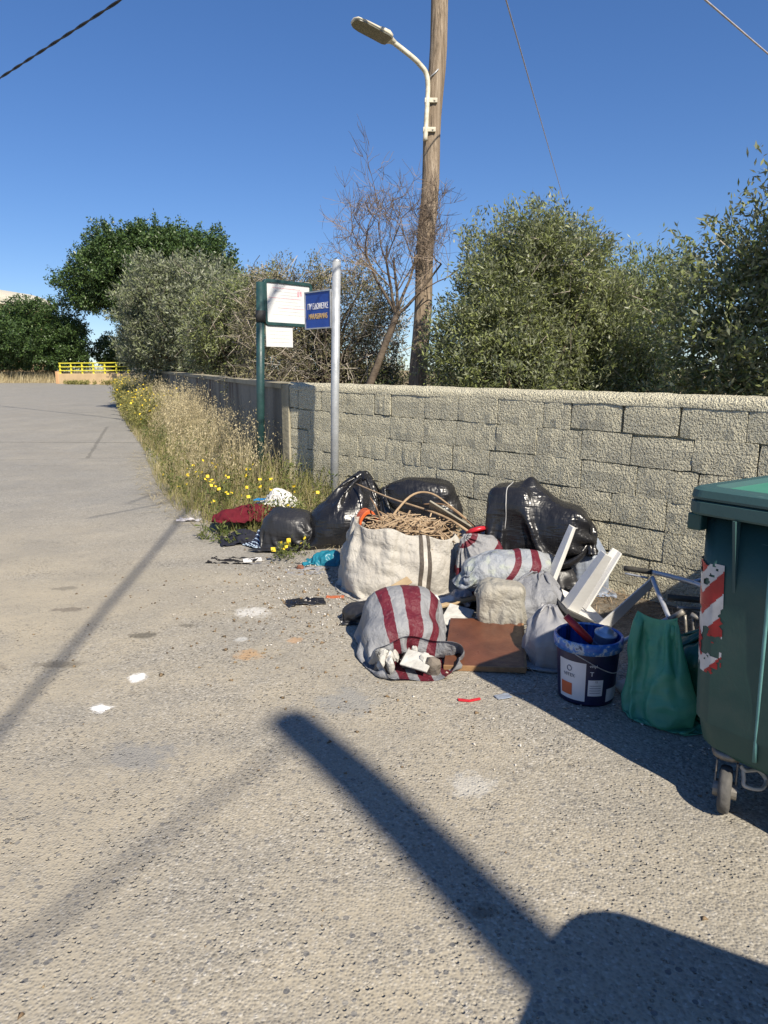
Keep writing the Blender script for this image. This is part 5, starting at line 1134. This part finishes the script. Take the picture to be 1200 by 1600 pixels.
bag('black_shoe', 'old black quilted boot lying beside the open striped sack', 'boot', None, BLACKM, (-.12, 4.22, 0), R(-14), .52, .34, (1, .1, .0), (0, 0, .09), [(0, 0, .06, .14, .075, .062), (.08, .01, .09, .07, .06, .05)], 16, seam=(True, True), steps=40, nu=48, nv=34)
M_PWOOD = plain('raw_plank', (.42, .31, .18), (.33, .24, .14), 14, .85, .002, 40)
board('wood_offcut', 'yellowish wood offcut stuck under the front of the white sack', 'wood', (.06, 4.48, .13), (.26, .07, .012), (R(20), R(-24), R(22)), M_PWOOD)
board('wood_offcut', 'pale wood strip in front of the white sack', 'wood', (.47, 4.30, .10), (.24, .035, .018), (R(10), R(-8), R(14)), M_PWOOD)
board('tile_fragment', 'dirty white panel fragment under the cream sack', 'panel', (.44, 4.08, .08), (.16, .22, .012), (R(14), R(10), R(-20)), M_RUB)
board('glass_shard', 'grey sheet of plastic under the brown board corner', 'panel', (.82, 3.52, .012), (.14, .16, .005), (0, R(3), R(-15)), plain('grey_sheet', (.32, .34, .36), (.28, .3, .3), 8, .3))
M_REDL = plain('red_lid_plastic', (.50, .02, .03), (.4, .015, .025), 10, .35)
rd = empty('red_tub', (.66, 4.93, .41), 0, 'round red plastic tub above the small striped sack', 'tub', rot=(R(-20), R(-16), 0))
MB().lathe([(0, .03), (.06, .03), (.075, .024), (.078, 0), (.07, 0), (.066, .018), (0, .02)], 28).build('cap', M_REDL, rd, True); MB().lathe([(.04, .031), (.044, .036), (.05, .031)], 28).build('ring', M_REDL, rd, True)
mb = MB(); mb.prism([(-.055, -.006), (-.05, .012), (.0, .018), (.055, -.012), (.05, -.026), (.0, .002)], -.004, .004)
tag(mb.build('red_scrap', M_REDL, None, False, (.40, 3.115, .006), (R(90), 0, R(-6)), .0015), 'bent red plastic scrap lying on the sunlit road', 'plastic')
piece('concrete_lump', 'pale concrete lump between the bucket and the carrier bag', 'rubble', CH[2], M_RUB, (1.19, 3.22, .025), (.2, .1, .6), None, 1.25)
piece('concrete_lump', 'brown brick fragment by the flowering weed', 'rubble', CH[1], plain('brick_red', (.25, .1, .06)), (-.66, 5.42, .02), (.3, .1, 1.6), None, 1.1)
thing_tube('wire_loop', 'thin curled wire beside the brown board', 'wire', [(.62, 3.18, .006), (.70, 3.2, .008), (.76, 3.3, .02), (.75, 3.42, .03), (.70, 3.5, .012)], .002, M_STEEL, 6)
thing_tube('white_strap', 'white string tied round the small dull black bag', 'string', [(-.56, 5.98, .30), (-.59, 5.95, .22), (-.55, 5.93, .14), (-.50, 5.94, .22), (-.56, 5.96, .20)], .005, M_WCL, 6)
cloth('orange_scrap', 'small orange plastic scrap on the gritty ground', fabric('orange_film', (.5, .14, .06), None, .5), (-.34, 4.7, .0), 0, .13, .06, 57, .8, [], 18, 10, cat='plastic', amp=.03)
cloth('blue_scrap', 'small pale blue scrap on the shaded road', BLUEW, (.58, 3.17, .0), R(20), .08, .05, 58, .8, [], 14, 10, cat='plastic', amp=.02)
for k, (x, y, w, h, m_, lb, ct) in enumerate(((.52, 4.55, .3, .24, CLEAR, 'crumpled cloudy film stuffed between the white and striped sacks', 'plastic'), (.62, 4.42, .22, .2, BLACKM, 'black plastic scrap under the striped sacks', 'plastic'), (.98, 4.42, .34, .26, STR_E, 'empty striped sack flattened behind the slumped grey sack', 'sack'),
        (.33, 4.42, .2, .16, M_WCL, 'white cloth scrap at the right foot of the bulk sack', 'cloth'), (1.06, 3.72, .26, .2, BLUEW, 'pale blue film between the chair and the bucket', 'plastic'), (-.12, 5.4, .3, .2, BLACKM, 'black film scrap behind the bulk sack', 'plastic'), (1.32, 3.35, .3, .22, BLACKM, 'black film heaped behind the bucket', 'plastic'), (1.05, 4.55, .3, .25, CLEAR, 'cloudy film hanging below the biggest black bag', 'plastic'))):
    cloth('plastic_scrap' if ct == 'plastic' else ct + '_scrap', lb, m_, (x, y, .0), R(37 * k), w, h, 70 + k, .68, [(0, 0, 0, w * .3, h * .3, .10)], 30, 24, cat=ct, amp=.09)
# grit, leaf litter, crumbs round the pile
rs = np.random.default_rng(61)
def litter(name, label, n, fx, size, m, cat):
    x, y = fx(n); z = gz(x, y) + .003; V = []; F = []
    base_ = np.array([(-1, -.6, 0), (.9, -.8, 0), (.2, 1, 0), (0, 0, .9)]); f = np.array([(0, 1, 3), (1, 2, 3), (2, 0, 3), (0, 2, 1)])
    s = size * (.35 + np.minimum(rs.exponential(.55, n), 1.4)); a = rs.random(n) * 6.3; ca, sa = np.cos(a), np.sin(a)
    B = base_[None] * s[:, None, None] * (1 + .5 * rs.normal(size=(n, 4, 3)) * .5); Vx = B[..., 0] * ca[:, None] - B[..., 1] * sa[:, None]; Vy = B[..., 0] * sa[:, None] + B[..., 1] * ca[:, None]
    V = np.stack([Vx + x[:, None], Vy + y[:, None], np.abs(B[..., 2]) * .7 + z[:, None]], -1).reshape(-1, 3); F = (np.arange(n)[:, None, None] * 4 + f[None]).reshape(-1, 3)
    return tag(link(name, npmesh(name, V, F), m), label, cat, kind='stuff')
GRIT = leafmat('mixed_grit', [(.10, .085, .065), (.26, .21, .15), (.42, .39, .34), (.55, .53, .5)], None, .95, 0)
CRUMB = leafmat('brown_crumbs', [(.06, .045, .03), (.15, .10, .06), (.26, .19, .11)], None, .95, 0)
litter('grit', 'crumbs of plaster and grit scattered round the rubbish pile', 2600, lambda n: (rs.normal(-.2, .42, n), rs.normal(5.0, .5, n)), .007, GRIT, 'grit')
litter('brown_debris', 'brown leaf crumbs and twigs scattered before the pile', 700, lambda n: (rs.normal(-.3, .5, n), rs.normal(4.7, .7, n)), .009, CRUMB, 'debris')
litter('shade_grit', 'pale crumbs on the shaded ground beside the bin', 420, lambda n: (rs.normal(1.0, .45, n), rs.normal(3.2, .4, n)), .006, GRIT, 'grit')
litter('wall_foot_debris', 'dark earth and leaf crumbs along the foot of the block wall', 1800, lambda n: ((lambda q, s: (WA[0] - .68 * s - .733 * q, WA[1] + .733 * s - .68 * q))(rs.random(n) ** 1.6 * .45 + .02, rs.uniform(-1.6, 3.8, n))), .007, CRUMB, 'debris')
litter('road_crumbs', 'sparse stray crumbs lying on the open road', 260, lambda n: (rs.uniform(-2.2, 1.2, n), rs.uniform(1.4, 6, n)), .006, CRUMB, 'debris')
n = 900; q = rs.random(n) ** 1.4 * .6 + .02; s = rs.uniform(-1.2, 3.8, n); x = WA[0] - .68 * s - .733 * q; y = WA[1] + .733 * s - .68 * q
P = np.column_stack([x, y, gz(x, y) + .01 + .05 * rs.random(n)]); A = rs.normal(size=(n, 3)); A[:, 2] *= .3
tag(link('wall_straw', leaf_mesh('wall_straw', P, A, np.tile((0, 0, 1.), (n, 1)), .05 + .16 * rs.random(n), np.full(n, .005)), M_VINE), 'dry stems and straw heaped along the foot of the block wall', 'straw', kind='stuff')
